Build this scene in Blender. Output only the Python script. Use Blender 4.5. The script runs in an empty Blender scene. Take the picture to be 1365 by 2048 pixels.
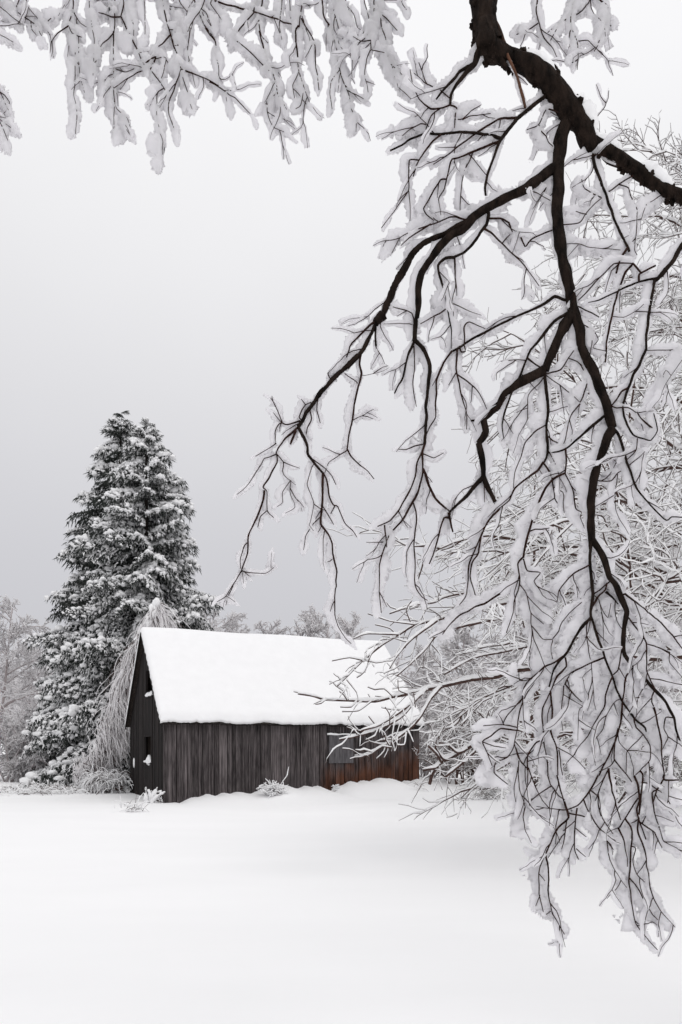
import bpy, math, random
import numpy as np
from mathutils import Vector

sc = bpy.context.scene
col = sc.collection
random.seed(7)
RG = np.random.default_rng(11)

# ------------------------------------------------------------ camera
F_PX, HX, HY, EYE = 1593.0, 682.5, 1490.0, 1.6       # focal length and horizon in photo pixels
cam_d = bpy.data.cameras.new('camera')
cam = bpy.data.objects.new('camera', cam_d)
col.objects.link(cam)
cam.location = (0, 0, EYE)
cam.rotation_euler = (math.radians(90), 0, 0)
cam_d.sensor_fit = 'VERTICAL'
cam_d.sensor_height = 36.0
cam_d.lens = F_PX / 2048 * 36.0
cam_d.shift_y = (HY - 1024) / 2048
cam_d.clip_start = 0.05
cam_d.clip_end = 3000
sc.camera = cam

# ------------------------------------------------------------ overcast sky
world = bpy.data.worlds.new('World')
sc.world = world
world.use_nodes = True
nt = world.node_tree
nt.nodes.clear()
W = nt.nodes.new
out = W('ShaderNodeOutputWorld')
bg = W('ShaderNodeBackground')
bg.inputs['Strength'].default_value = 0.1
SUN_EL, SUN_AZ = math.radians(52), math.radians(140)   # azimuth clockwise from +Y
sky = W('ShaderNodeTexSky')
sky.sky_type = 'NISHITA'
sky.sun_disc = False
sky.sun_elevation = SUN_EL
sky.sun_rotation = SUN_AZ
tc = W('ShaderNodeTexCoord')
sep = W('ShaderNodeSeparateXYZ')
nt.links.new(tc.outputs['Generated'], sep.inputs[0])
ramp = W('ShaderNodeValToRGB')
cr = ramp.color_ramp
cr.interpolation = 'B_SPLINE'
SKY_STOPS = [(0.0, (.497, .490, .515)), (.20, (.530, .523, .547)), (.42, (.690, .685, .697)), (.62, (.825, .82, .827)), (1.0, (1.02, 1.015, 1.02))]
for i, (p, c) in enumerate(SKY_STOPS):
    e = cr.elements[i] if i < 2 else cr.elements.new(p)
    e.position = p
    e.color = (*c, 1)
nt.links.new(sep.outputs['Z'], ramp.inputs[0])
# soft cloud mottling
nz = W('ShaderNodeTexNoise')
nz.inputs['Scale'].default_value = 1.6
nz.inputs['Detail'].default_value = 4
nt.links.new(tc.outputs['Generated'], nz.inputs['Vector'])
mr = W('ShaderNodeMapRange')
mr.inputs['From Min'].default_value = .3
mr.inputs['From Max'].default_value = .7
mr.inputs['To Min'].default_value = 9.6
mr.inputs['To Max'].default_value = 10.2
nt.links.new(nz.outputs['Fac'], mr.inputs['Value'])
vm = W('ShaderNodeVectorMath')
vm.operation = 'SCALE'
nt.links.new(ramp.outputs['Color'], vm.inputs[0])
nt.links.new(mr.outputs['Result'], vm.inputs['Scale'])
mx = W('ShaderNodeMix')
mx.data_type = 'RGBA'
mx.inputs['Factor'].default_value = 0.95               # the cloud deck hides all but a trace of the clear sky
nt.links.new(sky.outputs['Color'], mx.inputs['A'])
nt.links.new(vm.outputs['Vector'], mx.inputs['B'])
nt.links.new(mx.outputs['Result'], bg.inputs['Color'])
nt.links.new(bg.outputs['Background'], out.inputs['Surface'])

sun_d = bpy.data.lights.new('sun', 'SUN')
sun_d.energy = 0.5
sun_d.angle = math.radians(25)
sun_d.color = (1, .98, .955)
sun = bpy.data.objects.new('sun', sun_d)
col.objects.link(sun)
sd = Vector((math.sin(SUN_AZ) * math.cos(SUN_EL), math.cos(SUN_AZ) * math.cos(SUN_EL), math.sin(SUN_EL)))
sun.rotation_euler = sd.to_track_quat('Z', 'Y').to_euler()
sun.location = (0, -5, 30)

vs = sc.view_settings
vs.view_transform = 'Standard'
vs.look = 'None'
vs.exposure = 0.22
vs.gamma = 1.0
vs.use_curve_mapping = False

# ------------------------------------------------------------ helpers
def px(x, y, d):
    """point at depth d (metres along the view axis) seen at photo pixel x, y"""
    return np.array(((x - HX) / F_PX * d, d, EYE - (y - HY) / F_PX * d))

class MB:
    """collects vertices and faces and links them as ONE mesh object"""
    def __init__(s):
        s.v, s.q, s.t, s.n = [], [], [], 0
    def add(s, v, q=None, t=None):
        s.v.append(np.asarray(v, float))
        if q is not None and len(q): s.q.append(np.asarray(q, np.int64) + s.n)
        if t is not None and len(t): s.t.append(np.asarray(t, np.int64) + s.n)
        s.n += len(v)
    def mesh(s, name, mat, smooth=True):
        me = bpy.data.meshes.new(name)
        V = np.concatenate(s.v) if s.v else np.zeros((0, 3))
        Q = np.concatenate(s.q) if s.q else np.zeros((0, 4), np.int64)
        T = np.concatenate(s.t) if s.t else np.zeros((0, 3), np.int64)
        me.vertices.add(len(V)); me.vertices.foreach_set('co', V.astype(np.float32).ravel())
        loops = np.concatenate([Q.ravel(), T.ravel()])
        me.loops.add(len(loops)); me.loops.foreach_set('vertex_index', loops.astype(np.int32))
        st = np.concatenate([np.arange(len(Q)) * 4, len(Q) * 4 + np.arange(len(T)) * 3])
        me.polygons.add(len(st)); me.polygons.foreach_set('loop_start', st.astype(np.int32))
        me.polygons.foreach_set('use_smooth', np.full(len(st), smooth))
        me.update(calc_edges=True)
        me.validate()
        if mat: me.materials.append(mat)
        return me
    def build(s, name, mat, parent=None, smooth=True, kind=None, loc=None):
        return link(name, s.mesh(name, mat, smooth), parent, kind, loc)

def link(name, me, parent=None, kind=None, loc=None):
    o = bpy.data.objects.new(name, me)
    col.objects.link(o)
    if parent: o.parent = parent
    if kind: o['kind'] = kind
    if loc is not None: o.location = loc
    return o

def thing(name, label, cat, loc=(0, 0, 0), rz=0, group=None):
    o = bpy.data.objects.new(name, None)
    o.empty_display_size = .2
    col.objects.link(o)
    o.location = loc
    o.rotation_euler = (0, 0, rz)
    tag(o, label, cat, group)
    return o

def tag(o, label, cat, group=None):
    o['label'] = label
    o['category'] = cat
    if group: o['group'] = group

def norm(a):
    return a / np.maximum(np.linalg.norm(a, axis=-1, keepdims=True), 1e-9)

def tube(mb, pts, rad, sides=6, jit=0.0, flat=None, k=.6, smooth=0):
    pts = np.asarray(pts, float); rad = np.asarray(rad, float); n = len(pts)
    if n < 2: return
    t = norm(np.gradient(pts, axis=0))
    ov = np.abs(pts[-1] - pts[0])
    ref = np.zeros(3); ref[int(np.argmin(ov))] = 1
    a = norm(np.cross(t, ref)); b = np.cross(t, a)
    th = np.arange(sides) / sides * 2 * np.pi
    R = np.broadcast_to(rad[:, None], (n, sides))
    if jit:
        J = RG.uniform(-1, 1, (n, sides))
        if 1 < smooth < n:                                  # ridges that run along the limb
            ker = np.hanning(smooth + 2)[1:-1]; ker /= np.sqrt((ker ** 2).sum())
            J = np.stack([np.convolve(J[:, c], ker, 'same') for c in range(sides)], -1)
        R = R * (1 + jit * J)
    ring = pts[:, None] + R[..., None] * (np.cos(th)[None, :, None] * a[:, None] + np.sin(th)[None, :, None] * b[:, None])
    if flat is not None:                                   # flattened across the given directions
        rel = ring - pts[:, None]
        ring = ring - k * (rel * flat[:, None]).sum(-1, keepdims=True) * flat[:, None]
    V = np.concatenate([ring.reshape(-1, 3), pts[:1], pts[-1:]])
    i = np.arange(n - 1)[:, None] * sides; j = np.arange(sides)[None]; k = (j + 1) % sides
    Q = np.stack(np.broadcast_arrays(i + j, i + k, i + sides + k, i + sides + j), -1).reshape(-1, 4)
    j = np.arange(sides); k = (j + 1) % sides; c = n * sides; l = (n - 1) * sides
    T = np.concatenate([np.stack([k, j, np.full(sides, c)], -1), np.stack([l + j, l + k, np.full(sides, c + 1)], -1)])
    mb.add(V, Q, T)

def resample(pts, vals, step):
    """Catmull-Rom through pts, values interpolated, about one sample per step"""
    pts = np.asarray(pts, float); vals = np.asarray(vals, float)
    P = np.concatenate([[2 * pts[0] - pts[1]], pts, [2 * pts[-1] - pts[-2]]])
    o, w = [], []
    for i in range(len(pts) - 1):
        m = max(1, int(round(np.linalg.norm(pts[i + 1] - pts[i]) / step)))
        u = (np.arange(m) / m)[:, None]
        p0, p1, p2, p3 = P[i:i + 4]
        c = 0.5 * (2 * p1 + (p2 - p0) * u + (2 * p0 - 5 * p1 + 4 * p2 - p3) * u ** 2 + (3 * p1 - p0 - 3 * p2 + p3) * u ** 3)
        lin = p1 + (p2 - p1) * u
        o.append(.6 * c + .4 * lin); w.append(vals[i] + (vals[i + 1] - vals[i]) * u[:, 0])
    o.append(pts[-1:]); w.append(vals[-1:])
    return np.concatenate(o), np.concatenate(w)

def lownoise(n, period):
    """smooth random values about 0, one per sample"""
    k = max(2, int(n / period) + 2)
    return np.interp(np.linspace(0, k - 1, n), np.arange(k), RG.normal(0, 1, k))

ICO = None
def blob(mb, c, r, jit=.15, sub=1):
    """a lumpy rounded clump, r = three semi-axes, c centre"""
    global ICO
    if ICO is None:
        import bmesh
        bm = bmesh.new(); bmesh.ops.create_icosphere(bm, subdivisions=2, radius=1)
        bm.verts.ensure_lookup_table()
        ICO = (np.array([v.co[:] for v in bm.verts]), np.array([[v.index for v in f.verts] for f in bm.faces])); bm.free()
    v, f = ICO
    d = 1 + jit * RG.uniform(-1, 1, (len(v), 1))
    mb.add(np.asarray(c) + v * d * np.asarray(r), None, f)

def sstep(a, b, x):
    t = np.clip((x - a) / (b - a), 0, 1)
    return t * t * (3 - 2 * t)

# ------------------------------------------------------------ materials
def mat(name):
    m = bpy.data.materials.new(name); m.use_nodes = True
    n = m.node_tree.nodes; b = n['Principled BSDF']
    return m, m.node_tree, n, b

def noise_mat(name, c0, c1, scale=20, rough=.9, bump=.3, dist=.01, stretch=(1, 1, 1), spec=.2, bscale=None, detail=6):
    m, t, n, b = mat(name)
    b.inputs['Roughness'].default_value = rough
    b.inputs['Specular IOR Level'].default_value = spec
    tcn = n.new('ShaderNodeTexCoord'); mp = n.new('ShaderNodeMapping'); mp.inputs['Scale'].default_value = stretch
    t.links.new(tcn.outputs['Object'], mp.inputs[0])
    nz = n.new('ShaderNodeTexNoise'); nz.inputs['Scale'].default_value = scale; nz.inputs['Detail'].default_value = detail
    t.links.new(mp.outputs[0], nz.inputs['Vector'])
    r = n.new('ShaderNodeValToRGB'); r.color_ramp.elements[0].position = .3; r.color_ramp.elements[1].position = .7
    r.color_ramp.elements[0].color = (*c0, 1); r.color_ramp.elements[1].color = (*c1, 1)
    t.links.new(nz.outputs['Fac'], r.inputs[0]); t.links.new(r.outputs[0], b.inputs['Base Color'])
    if bump:
        nb = n.new('ShaderNodeTexNoise'); nb.inputs['Scale'].default_value = bscale or scale * 2; nb.inputs['Detail'].default_value = 8
        t.links.new(mp.outputs[0], nb.inputs['Vector'])
        bp = n.new('ShaderNodeBump'); bp.inputs['Strength'].default_value = bump; bp.inputs['Distance'].default_value = dist
        t.links.new(nb.outputs['Fac'], bp.inputs['Height']); t.links.new(bp.outputs[0], b.inputs['Normal'])
    return m

M_SNOW = noise_mat('snow', (.885, .883, .888), (.915, .913, .918), 3, .85, .25, .02, bscale=14)
M_FIELD = noise_mat('snow_field', (.9, .898, .902), (.925, .923, .927), .6, .85, .3, .02, stretch=(.5, 1.4, 1), bscale=2.2)
M_RIME = noise_mat('rime', (.945, .935, .95), (.975, .968, .98), 30, .95, .3, .004, bscale=220)
def let_through(m, f):
    """thin frost scatters some light right through"""
    t = m.node_tree; n = t.nodes; p = n['Principled BSDF']; src = p.inputs['Base Color'].links[0].from_socket
    tr = n.new('ShaderNodeBsdfTranslucent'); mix = n.new('ShaderNodeMixShader'); mix.inputs[0].default_value = f
    t.links.new(src, tr.inputs['Color']); t.links.new(p.outputs[0], mix.inputs[1]); t.links.new(tr.outputs[0], mix.inputs[2])
    t.links.new(mix.outputs[0], n['Material Output'].inputs['Surface'])
let_through(M_RIME, .56)
M_BARK = noise_mat('wet_bark', (.004, .003, .0025), (.030, .020, .0155), 45, .9, 1.0, .02, stretch=(1, 1, .4), bscale=75, spec=.08)
M_TWIGBARK = noise_mat('twig_skin', (.012, .0055, .0045), (.042, .021, .0165), 60, .9, 0, spec=.08)
M_DEADBARK = noise_mat('bare_wood', (.025, .013, .009), (.13, .06, .035), 22, .8, .5, .004, stretch=(1, 1, .3))
M_TWIG = noise_mat('twig_bark', (.042, .024, .02), (.105, .064, .055), 25, .9, 0)
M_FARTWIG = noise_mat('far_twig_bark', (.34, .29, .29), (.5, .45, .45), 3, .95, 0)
M_FROST = noise_mat('frosted_twig', (.92, .905, .912), (.965, .955, .96), 2.5, .95, 0)
let_through(M_FROST, .5)
M_NEEDLE = noise_mat('spruce_needles', (.018, .022, .02), (.06, .066, .06), 3, .9, 0)
M_SPRUCE_BARK = noise_mat('spruce_bark', (.02, .016, .014), (.05, .04, .034), 8, .9, .5, .02)

# ------------------------------------------------------------ snow field
BC, BS = math.cos(math.radians(24.4)), math.sin(math.radians(24.4))
BX, BY = -4.87, 22.0
def to_barn(x, y):
    dx, dy = x - BX, y - BY
    return dx * BC + dy * BS, -dx * BS + dy * BC
LINE = np.array([(-1.5, 0.02), (-.2, 0.0), (.25, .0), (.7, .1), (1.15, .17), (1.7, .24), (2.3, .2), (2.6, .24), (3.0, .36), (3.3, .42), (3.7, .36), (4.3, .36),
                 (4.75, .28), (4.95, .2), (5.15, .36), (5.5, .42), (6.1, .5), (6.6, .56), (7.0, .54), (7.2, .44), (7.5, .46), (8.1, .48), (9, .45), (12, .4)])
def ground(x, y):
    x = np.asarray(x, float); y = np.asarray(y, float)
    z = .028 * np.sin(x * .35 + 1.3) * np.sin(y * .23 + .4) + .016 * np.sin(x * .9 + y * .5) * np.sin(y * .6 - 1)
    z = z * sstep(2, 14, y)
    z = z + .33 * sstep(-2.5, 7, x) * sstep(9, 20, y)
    u, v = to_barn(x, y)
    w = sstep(-2.8, -.1, v) * (1 - sstep(6, 9, v)) * sstep(-2.5, -.2, u) * (1 - sstep(9, 14, u))
    ripple = .06 * np.sin(u * 9.1 + 1) * np.sin(u * 3.7) + .02 * np.sin(u * 17 + v * 5)
    near = np.exp(-(v / .5) ** 2)
    z = z * (1 - w) + w * (np.interp(u, LINE[:, 0], LINE[:, 1]) + ripple * near * (u > .3))
    z = z + .5 * sstep(40, 200, y) + 8 * sstep(150, 600, np.hypot(x, y))
    return z
def axis(parts):
    o = []
    for a, b, s in parts: o += list(np.arange(a, b, s))
    return np.array(o + [parts[-1][1]])
gx = axis([(-900, -120, 60), (-120, -40, 8), (-40, -9, .7), (-9, 5, .1), (5, 30, .6), (30, 120, 8), (120, 900, 60)])
gy = axis([(-300, -20, 40), (-20, 2, 2), (2, 17, .35), (17, 29, .1), (29, 60, .7), (60, 140, 8), (140, 1200, 60)])
X, Y = np.meshgrid(gx, gy)
mb = MB()
nx, ny = len(gx), len(gy)
ii = (np.arange(ny - 1)[:, None] * nx + np.arange(nx - 1)[None]).ravel()
mb.add(np.stack([X, Y, ground(X, Y)], -1).reshape(-1, 3), np.stack([ii, ii + 1, ii + nx + 1, ii + nx], -1))
mb.build('snow_ground', M_FIELD, kind='structure')
def gz(x, y): return float(ground(x, y))
# ------------------------------------------------------------ barn
barn = thing('barn', 'weathered grey board barn with a steep roof under thick snow', 'barn', (BX, BY, 0), math.radians(24.4))
BL, BW, BE, BR = 8.07, 5.4, 2.36, 5.06                # length, gable width, eave and ridge height

def wood(name, c0, c1, stain):
    m, t, n, b = mat(name)
    L = t.links.new
    b.inputs['Roughness'].default_value = .85
    b.inputs['Specular IOR Level'].default_value = .15
    tcn = n.new('ShaderNodeTexCoord'); tcn.object = barn
    oi = n.new('ShaderNodeObjectInfo')
    off = n.new('ShaderNodeVectorMath'); off.operation = 'MULTIPLY_ADD'
    cmb = n.new('ShaderNodeCombineXYZ')
    for k in range(3): L(oi.outputs['Random'], cmb.inputs[k])
    off.inputs[1].default_value = (0, 0, 19)
    L(cmb.outputs[0], off.inputs[0]); L(tcn.outputs['Object'], off.inputs[2])
    mp = n.new('ShaderNodeMapping'); mp.inputs['Scale'].default_value = (1, 1, .045)
    L(off.outputs[0], mp.inputs[0])
    g = n.new('ShaderNodeTexNoise'); g.inputs['Scale'].default_value = 60; g.inputs['Detail'].default_value = 7; g.inputs['Roughness'].default_value = .65
    L(mp.outputs[0], g.inputs['Vector'])
    g2 = n.new('ShaderNodeTexNoise'); g2.inputs['Scale'].default_value = 2.2; g2.inputs['Detail'].default_value = 5
    mp2 = n.new('ShaderNodeMapping'); mp2.inputs['Scale'].default_value = (1.5, 1.5, .5)
    L(off.outputs[0], mp2.inputs[0]); L(mp2.outputs[0], g2.inputs['Vector'])
    a = n.new('ShaderNodeMath'); a.operation = 'MULTIPLY_ADD'; a.inputs[1].default_value = .55
    L(g2.outputs['Fac'], a.inputs[0]); L(g.outputs['Fac'], a.inputs[2])
    a2 = n.new('ShaderNodeMath'); a2.operation = 'MULTIPLY_ADD'; a2.inputs[1].default_value = .20
    L(oi.outputs['Random'], a2.inputs[0]); L(a.outputs[0], a2.inputs[2])
    r = n.new('ShaderNodeValToRGB')
    r.color_ramp.elements[0].position = .56; r.color_ramp.elements[1].position = 1.02
    r.color_ramp.elements[0].color = (*c0, 1); r.color_ramp.elements[1].color = (*c1, 1)
    sc2 = n.new('ShaderNodeMath'); sc2.operation = 'SUBTRACT'; sc2.inputs[1].default_value = .075
    L(a2.outputs[0], sc2.inputs[0]); L(sc2.outputs[0], r.inputs[0])
    # fine weathered streaks running down every board
    mpf = n.new('ShaderNodeMapping'); mpf.inputs['Scale'].default_value = (1, 1, .018)
    L(off.outputs[0], mpf.inputs[0])
    gf = n.new('ShaderNodeTexNoise'); gf.inputs['Scale'].default_value = 24; gf.inputs['Detail'].default_value = 3; gf.inputs['Roughness'].default_value = .8
    L(mpf.outputs[0], gf.inputs['Vector'])
    rf = n.new('ShaderNodeMapRange'); rf.inputs['From Min'].default_value = .36; rf.inputs['From Max'].default_value = .64
    rf.inputs['To Min'].default_value = .34; rf.inputs['To Max'].default_value = 1.5
    L(gf.outputs['Fac'], rf.inputs['Value'])
    ml = n.new('ShaderNodeVectorMath'); ml.operation = 'SCALE'
    L(r.outputs[0], ml.inputs[0]); L(rf.outputs[0], ml.inputs['Scale'])
    colr = ml.outputs['Vector']
    if stain:
        sp = n.new('ShaderNodeSeparateXYZ'); L(tcn.outputs['Object'], sp.inputs[0])
        wn = n.new('ShaderNodeTexNoise'); wn.inputs['Scale'].default_value = 3; wn.inputs['Detail'].default_value = 5
        mp3 = n.new('ShaderNodeMapping'); mp3.inputs['Scale'].default_value = (1.4, 1, .6)
        L(tcn.outputs['Object'], mp3.inputs[0]); L(mp3.outputs[0], wn.inputs['Vector'])
        def math_(op, x, y=None, z=None):
            k = n.new('ShaderNodeMath'); k.operation = op; k.use_clamp = False
            for i, q in enumerate((x, y, z)):
                if q is None: continue
                if isinstance(q, (int, float)): k.inputs[i].default_value = q
                else: L(q, k.inputs[i])
            return k.outputs[0]
        # rust-brown stain low on the right part of the side wall, its edge rising to the right
        top = math_('MULTIPLY_ADD', sp.outputs['X'], .17, .06)
        d = math_('SUBTRACT', top, sp.outputs['Z'])
        d = math_('MULTIPLY_ADD', math_('SUBTRACT', wn.outputs['Fac'], .5), 1.3, d)
        m1 = n.new('ShaderNodeMapRange'); m1.inputs['From Min'].default_value = -.22; m1.inputs['From Max'].default_value = .45; L(d, m1.inputs['Value'])
        m2 = n.new('ShaderNodeMapRange'); m2.inputs['From Min'].default_value = 4.6; m2.inputs['From Max'].default_value = 4.75; L(sp.outputs['X'], m2.inputs['Value'])
        m3 = math_('MULTIPLY', m1.outputs[0], m2.outputs[0])
        m4 = n.new('ShaderNodeMapRange'); m4.inputs['From Min'].default_value = .3; m4.inputs['From Max'].default_value = .62; m4.inputs['To Min'].default_value = .35
        L(g.outputs['Fac'], m4.inputs['Value'])
        m5 = math_('MULTIPLY', m3, m4.outputs[0])
        rc = n.new('ShaderNodeValToRGB'); rc.color_ramp.elements[0].color = (.022, .009, .005, 1); rc.color_ramp.elements[1].color = (.135, .048, .021, 1)
        rc.color_ramp.elements[0].position = .35; rc.color_ramp.elements[1].position = .65
        L(g2.outputs['Fac'], rc.inputs[0])
        mm = n.new('ShaderNodeMix'); mm.data_type = 'RGBA'
        L(m5, mm.inputs['Factor']); L(colr, mm.inputs['A']); L(rc.outputs[0], mm.inputs['B'])
        colr = mm.outputs['Result']
    L(colr, b.inputs['Base Color'])
    bp = n.new('ShaderNodeBump'); bp.inputs['Strength'].default_value = .6; bp.inputs['Distance'].default_value = .008
    L(g.outputs['Fac'], bp.inputs['Height']); L(bp.outputs[0], b.inputs['Normal'])
    return m
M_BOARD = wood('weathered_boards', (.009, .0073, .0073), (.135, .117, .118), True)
M_GABLE = wood('dark_boards', (.004, .003, .003), (.024, .019, .018), False)  # darker tone for gable boards, frames, rake boards, shingles and rear wall
M_TIMBER = wood('dark_timber', (.02, .016, .014), (.05, .04, .035), False)
M_PANEL = noise_mat('dull_sheet_metal', (.05, .047, .051), (.125, .116, .122), 6, .75, .25, .003, stretch=(3, 1, .5), spec=.4)

def slab(mb, x0, x1, y0, y1, zb0, zb1, zt0, zt1, axis='x'):
    """board standing between x0..x1 (or y0..y1); bottom and top may slope along its width"""
    if axis == 'x':
        v = [(x0, y0, zb0), (x1, y0, zb1), (x1, y1, zb1), (x0, y1, zb0), (x0, y0, zt0), (x1, y0, zt1), (x1, y1, zt1), (x0, y1, zt0)]
    else:
        v = [(x0, y0, zb0), (x1, y0, zb0), (x1, y1, zb1), (x0, y1, zb1), (x0, y0, zt0), (x1, y0, zt0), (x1, y1, zt1), (x0, y1, zt1)]
    mb.add(v, [(0, 3, 2, 1), (4, 5, 6, 7), (0, 1, 5, 4), (1, 2, 6, 5), (2, 3, 7, 6), (3, 0, 4, 7)])
def box(mb, x0, x1, y0, y1, z0, z1): slab(mb, x0, x1, y0, y1, z0, z0, z1, z1)

# side wall: posts and girts carry the boards; backing slab added to stop light leaking through
mb = MB()
box(mb, .05, BL - .05, .08, .11, -.4, BE - .1)
for z in (.5, 1.4, 2.2): box(mb, .05, BL - .05, .03, .079, z, z + .1)
sw = mb.build('side_wall', M_TIMBER, barn, smooth=False)
x = 0.0
rb = random.Random(5)
while x < BL - .02:
    w = rb.choice([.10, .13, .15, .18, .2, .25])
    x1 = min(x + w, BL)
    if BL - x1 < .08: x1 = BL
    g = rb.uniform(.006, .019)
    y = rb.uniform(-.018, .014); tl = rb.uniform(-.006, .006)
    mb = MB()
    top = BE + rb.uniform(-.03, .01)
    slab(mb, x + g / 2, x1 - g / 2, y - .022, y + .012, -.35 + rb.uniform(-.05, .05), -.35, top, top)
    v = mb.v[0]; v[4:, 1] += tl; v[:4, 0] += rb.uniform(-.006, .006); v[:4, 1] += rb.uniform(-.02, .005)
    mb.build('board', M_BOARD, sw, smooth=False)
    x = x1
# batten strips over a few joints
for bx_ in (.47, 1.32, 2.42, 3.9, 6.6):
    mb = MB(); box(mb, bx_, bx_ + .045, -.052, -.035, -.3, BE - .05); mb.build('batten', M_BOARD, sw, smooth=False)
# sheet panel nailed over the boards, snow on its top edge
pn = None
mb = MB(); box(mb, 4.92, 5.73, -.075, -.055, 1.05, 1.89); pn = mb.build('panel', M_PANEL, sw, smooth=False)
mb = MB(); box(mb, 4.90, 5.75, -.085, -.040, 1.893, 1.915)
pts = np.array([(x_, -.075 + .01 * math.sin(x_ * 20), 1.925 + .008 * math.sin(x_ * 13)) for x_ in np.arange(4.86, 5.86, .05)])
ms = MB(); tube(ms, pts, np.full(len(pts), .026) * (1 + .3 * lownoise(len(pts), 3)).clip(.4, 1.6), 6, .2); ms.build('snow', M_SNOW, pn, kind='stuff')

def roof_z(y):
    return BR - (BR - BE) * abs(y - BW / 2) / (BW / 2)
# gable wall facing left with two openings
mb = MB()
for z in (.45, 2.2): box(mb, .055, .11, .05, BW - .05, z, z + .1)
box(mb, .04, .16, 1.4, 1.52, .6, 3.6); box(mb, .04, .16, 2.75, 2.87, -.3, 4.6)
gw = mb.build('gable_wall', M_TIMBER, barn, smooth=False)
OPEN = [(1.55, 2.5, 3.08, 3.85), (1.75, 2.75, 1.08, 1.85)]
y = 0.0
while y < BW - .02:
    w = rb.choice([.16, .2, .24, .27]); y1 = min(y + w, BW)
    if BW - y1 < .09: y1 = BW
    cuts = [-.35]
    spans = []
    zlo = -.35
    for (a, b_, z0, z1) in sorted(OPEN, key=lambda o: o[2]):
        if y1 > a + .1 and y < b_ - .1:
            spans.append((zlo, z0)); zlo = z1
    spans.append((zlo, None))
    xx = rb.uniform(-.012, .008)
    for a, b_ in spans:
        mb = MB()
        t0, t1 = (roof_z(y) - .03, roof_z(y1) - .03) if b_ is None else (b_, b_)
        if y < BW / 2 < y1 and b_ is None: t0 = t1 = min(t0, t1)
        slab(mb, xx - .02, xx + .012, y + .003, y1 - .003, a, a, t0, t1, axis='y')
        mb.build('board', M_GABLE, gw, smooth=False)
    y = y1
mb = MB(); box(mb, -.03, .05, -.035, .05, -.35, BE - .02); mb.build('corner_board', M_BOARD, gw, smooth=False)
for k, (a, b_, z0, z1) in enumerate(OPEN):
    mb = MB()
    box(mb, -.06, .10, a, b_, z0 - .05, z0)
    box(mb, -.04, .06, a - .05, a, z0, z1); box(mb, -.04, .06, b_, b_ + .05, z0, z1); box(mb, -.04, .06, a, b_, z1, z1 + .05)
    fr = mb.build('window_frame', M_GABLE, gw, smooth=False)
    ms = MB()
    for q in range(7):
        yy = a + .08 + (b_ - a - .16) * q / 6
        h = (.07 + .02 * math.sin(q * 1.7)) if k == 0 else (.04 + .13 * math.exp(-((q - 2.0) / 1.6) ** 2))
        blob(ms, (-.02, yy, z0 + h * .4), (.07, .10, h), .08)
    ms.build('snow', M_SNOW, fr, kind='stuff')
# far walls, not boarded one by one because nothing of them shows
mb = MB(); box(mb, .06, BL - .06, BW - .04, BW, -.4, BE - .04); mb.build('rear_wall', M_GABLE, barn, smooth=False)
mb = MB()
v = [(BL - .05, 0, -.4), (BL - .05, BW, -.4), (BL - .05, BW, BE - .05), (BL - .05, BW / 2, BR - .06), (BL - .05, 0, BE - .05)]
mb.add(v + [(a + .05, b_, c) for a, b_, c in v], [(5, 6, 7, 9), (0, 4, 2, 1)], [(7, 8, 9), (4, 3, 2)])
mb.build('end_wall', M_BOARD, barn, smooth=False)
mb = MB(); box(mb, .1, BL - .1, .12, BW - .1, -.3, -.2); mb.build('floor', M_TIMBER, barn, smooth=False)

# roof: rafters, two slopes of roof boards, rake boards, snow
mb = MB()
TH = .05
for s in (0, 1):
    ye = -.16 if s == 0 else BW + .16
    ze = roof_z(-.16) if s == 0 else roof_z(BW + .16)
    xa, xb = -.14, BL + .12
    v = [(xa, ye, ze), (xb, ye, ze), (xb, BW / 2, BR), (xa, BW / 2, BR)]
    v += [(a, b_, c + TH) for a, b_, c in v]
    q = [(0, 3, 2, 1), (4, 5, 6, 7), (0, 1, 5, 4), (1, 2, 6, 5), (2, 3, 7, 6), (3, 0, 4, 7)]
    mb.add(v, q)
roof = mb.build('roof', M_TIMBER, barn, smooth=False)
for s in (0, 1):
    mb = MB()
    ye = -.17 if s == 0 else BW + .17
    ze = roof_z(ye)
    v = [(-.17, ye, ze - .07), (-.145, ye, ze - .07), (-.145, BW / 2, BR - .07), (-.17, BW / 2, BR - .07)]
    v += [(a, b_, c + .115) for a, b_, c in v]
    mb.add(v, [(0, 3, 2, 1), (4, 5, 6, 7), (0, 1, 5, 4), (1, 2, 6, 5), (2, 3, 7, 6), (3, 0, 4, 7)])
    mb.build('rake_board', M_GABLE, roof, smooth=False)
# uneven lowest row of roof shingles along the eave
x = -.12
while x < BL + .1:
    w = rb.uniform(.2, .55); x1 = min(x + w, BL + .11)
    o_ = rb.uniform(.0, .045); ye = -.17 - o_; ze = roof_z(ye)
    mb = MB()
    v = [(x, ye, ze - .005), (x1 - .01, ye - rb.uniform(-.01, .01), ze - .005), (x1 - .01, .2, roof_z(.2) + .052), (x, .2, roof_z(.2) + .052)]
    v += [(a, b_, c + .022) for a, b_, c in v]
    mb.add(v, [(0, 3, 2, 1), (4, 5, 6, 7), (0, 1, 5, 4), (1, 2, 6, 5), (2, 3, 7, 6), (3, 0, 4, 7)])
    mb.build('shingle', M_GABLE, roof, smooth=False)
    x = x1
xs = np.arange(-.17, BL + .151, .06); us = np.linspace(-1, 1, 101)
half = BW / 2 + .2
n1, n2 = len(xs), len(us)
XX, UU = np.meshgrid(xs, us, indexing='ij')
jx = np.interp(np.arange(n2), np.arange(n2), RG.normal(0, .008, n2))
je = np.convolve(RG.normal(0, 1, n1 + 6), np.ones(3) / 3, 'same')[3:-3] * .022 + np.convolve(RG.normal(0, 1, n1 + 30), np.ones(15) / 15, 'same')[15:-15] * .05
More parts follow.
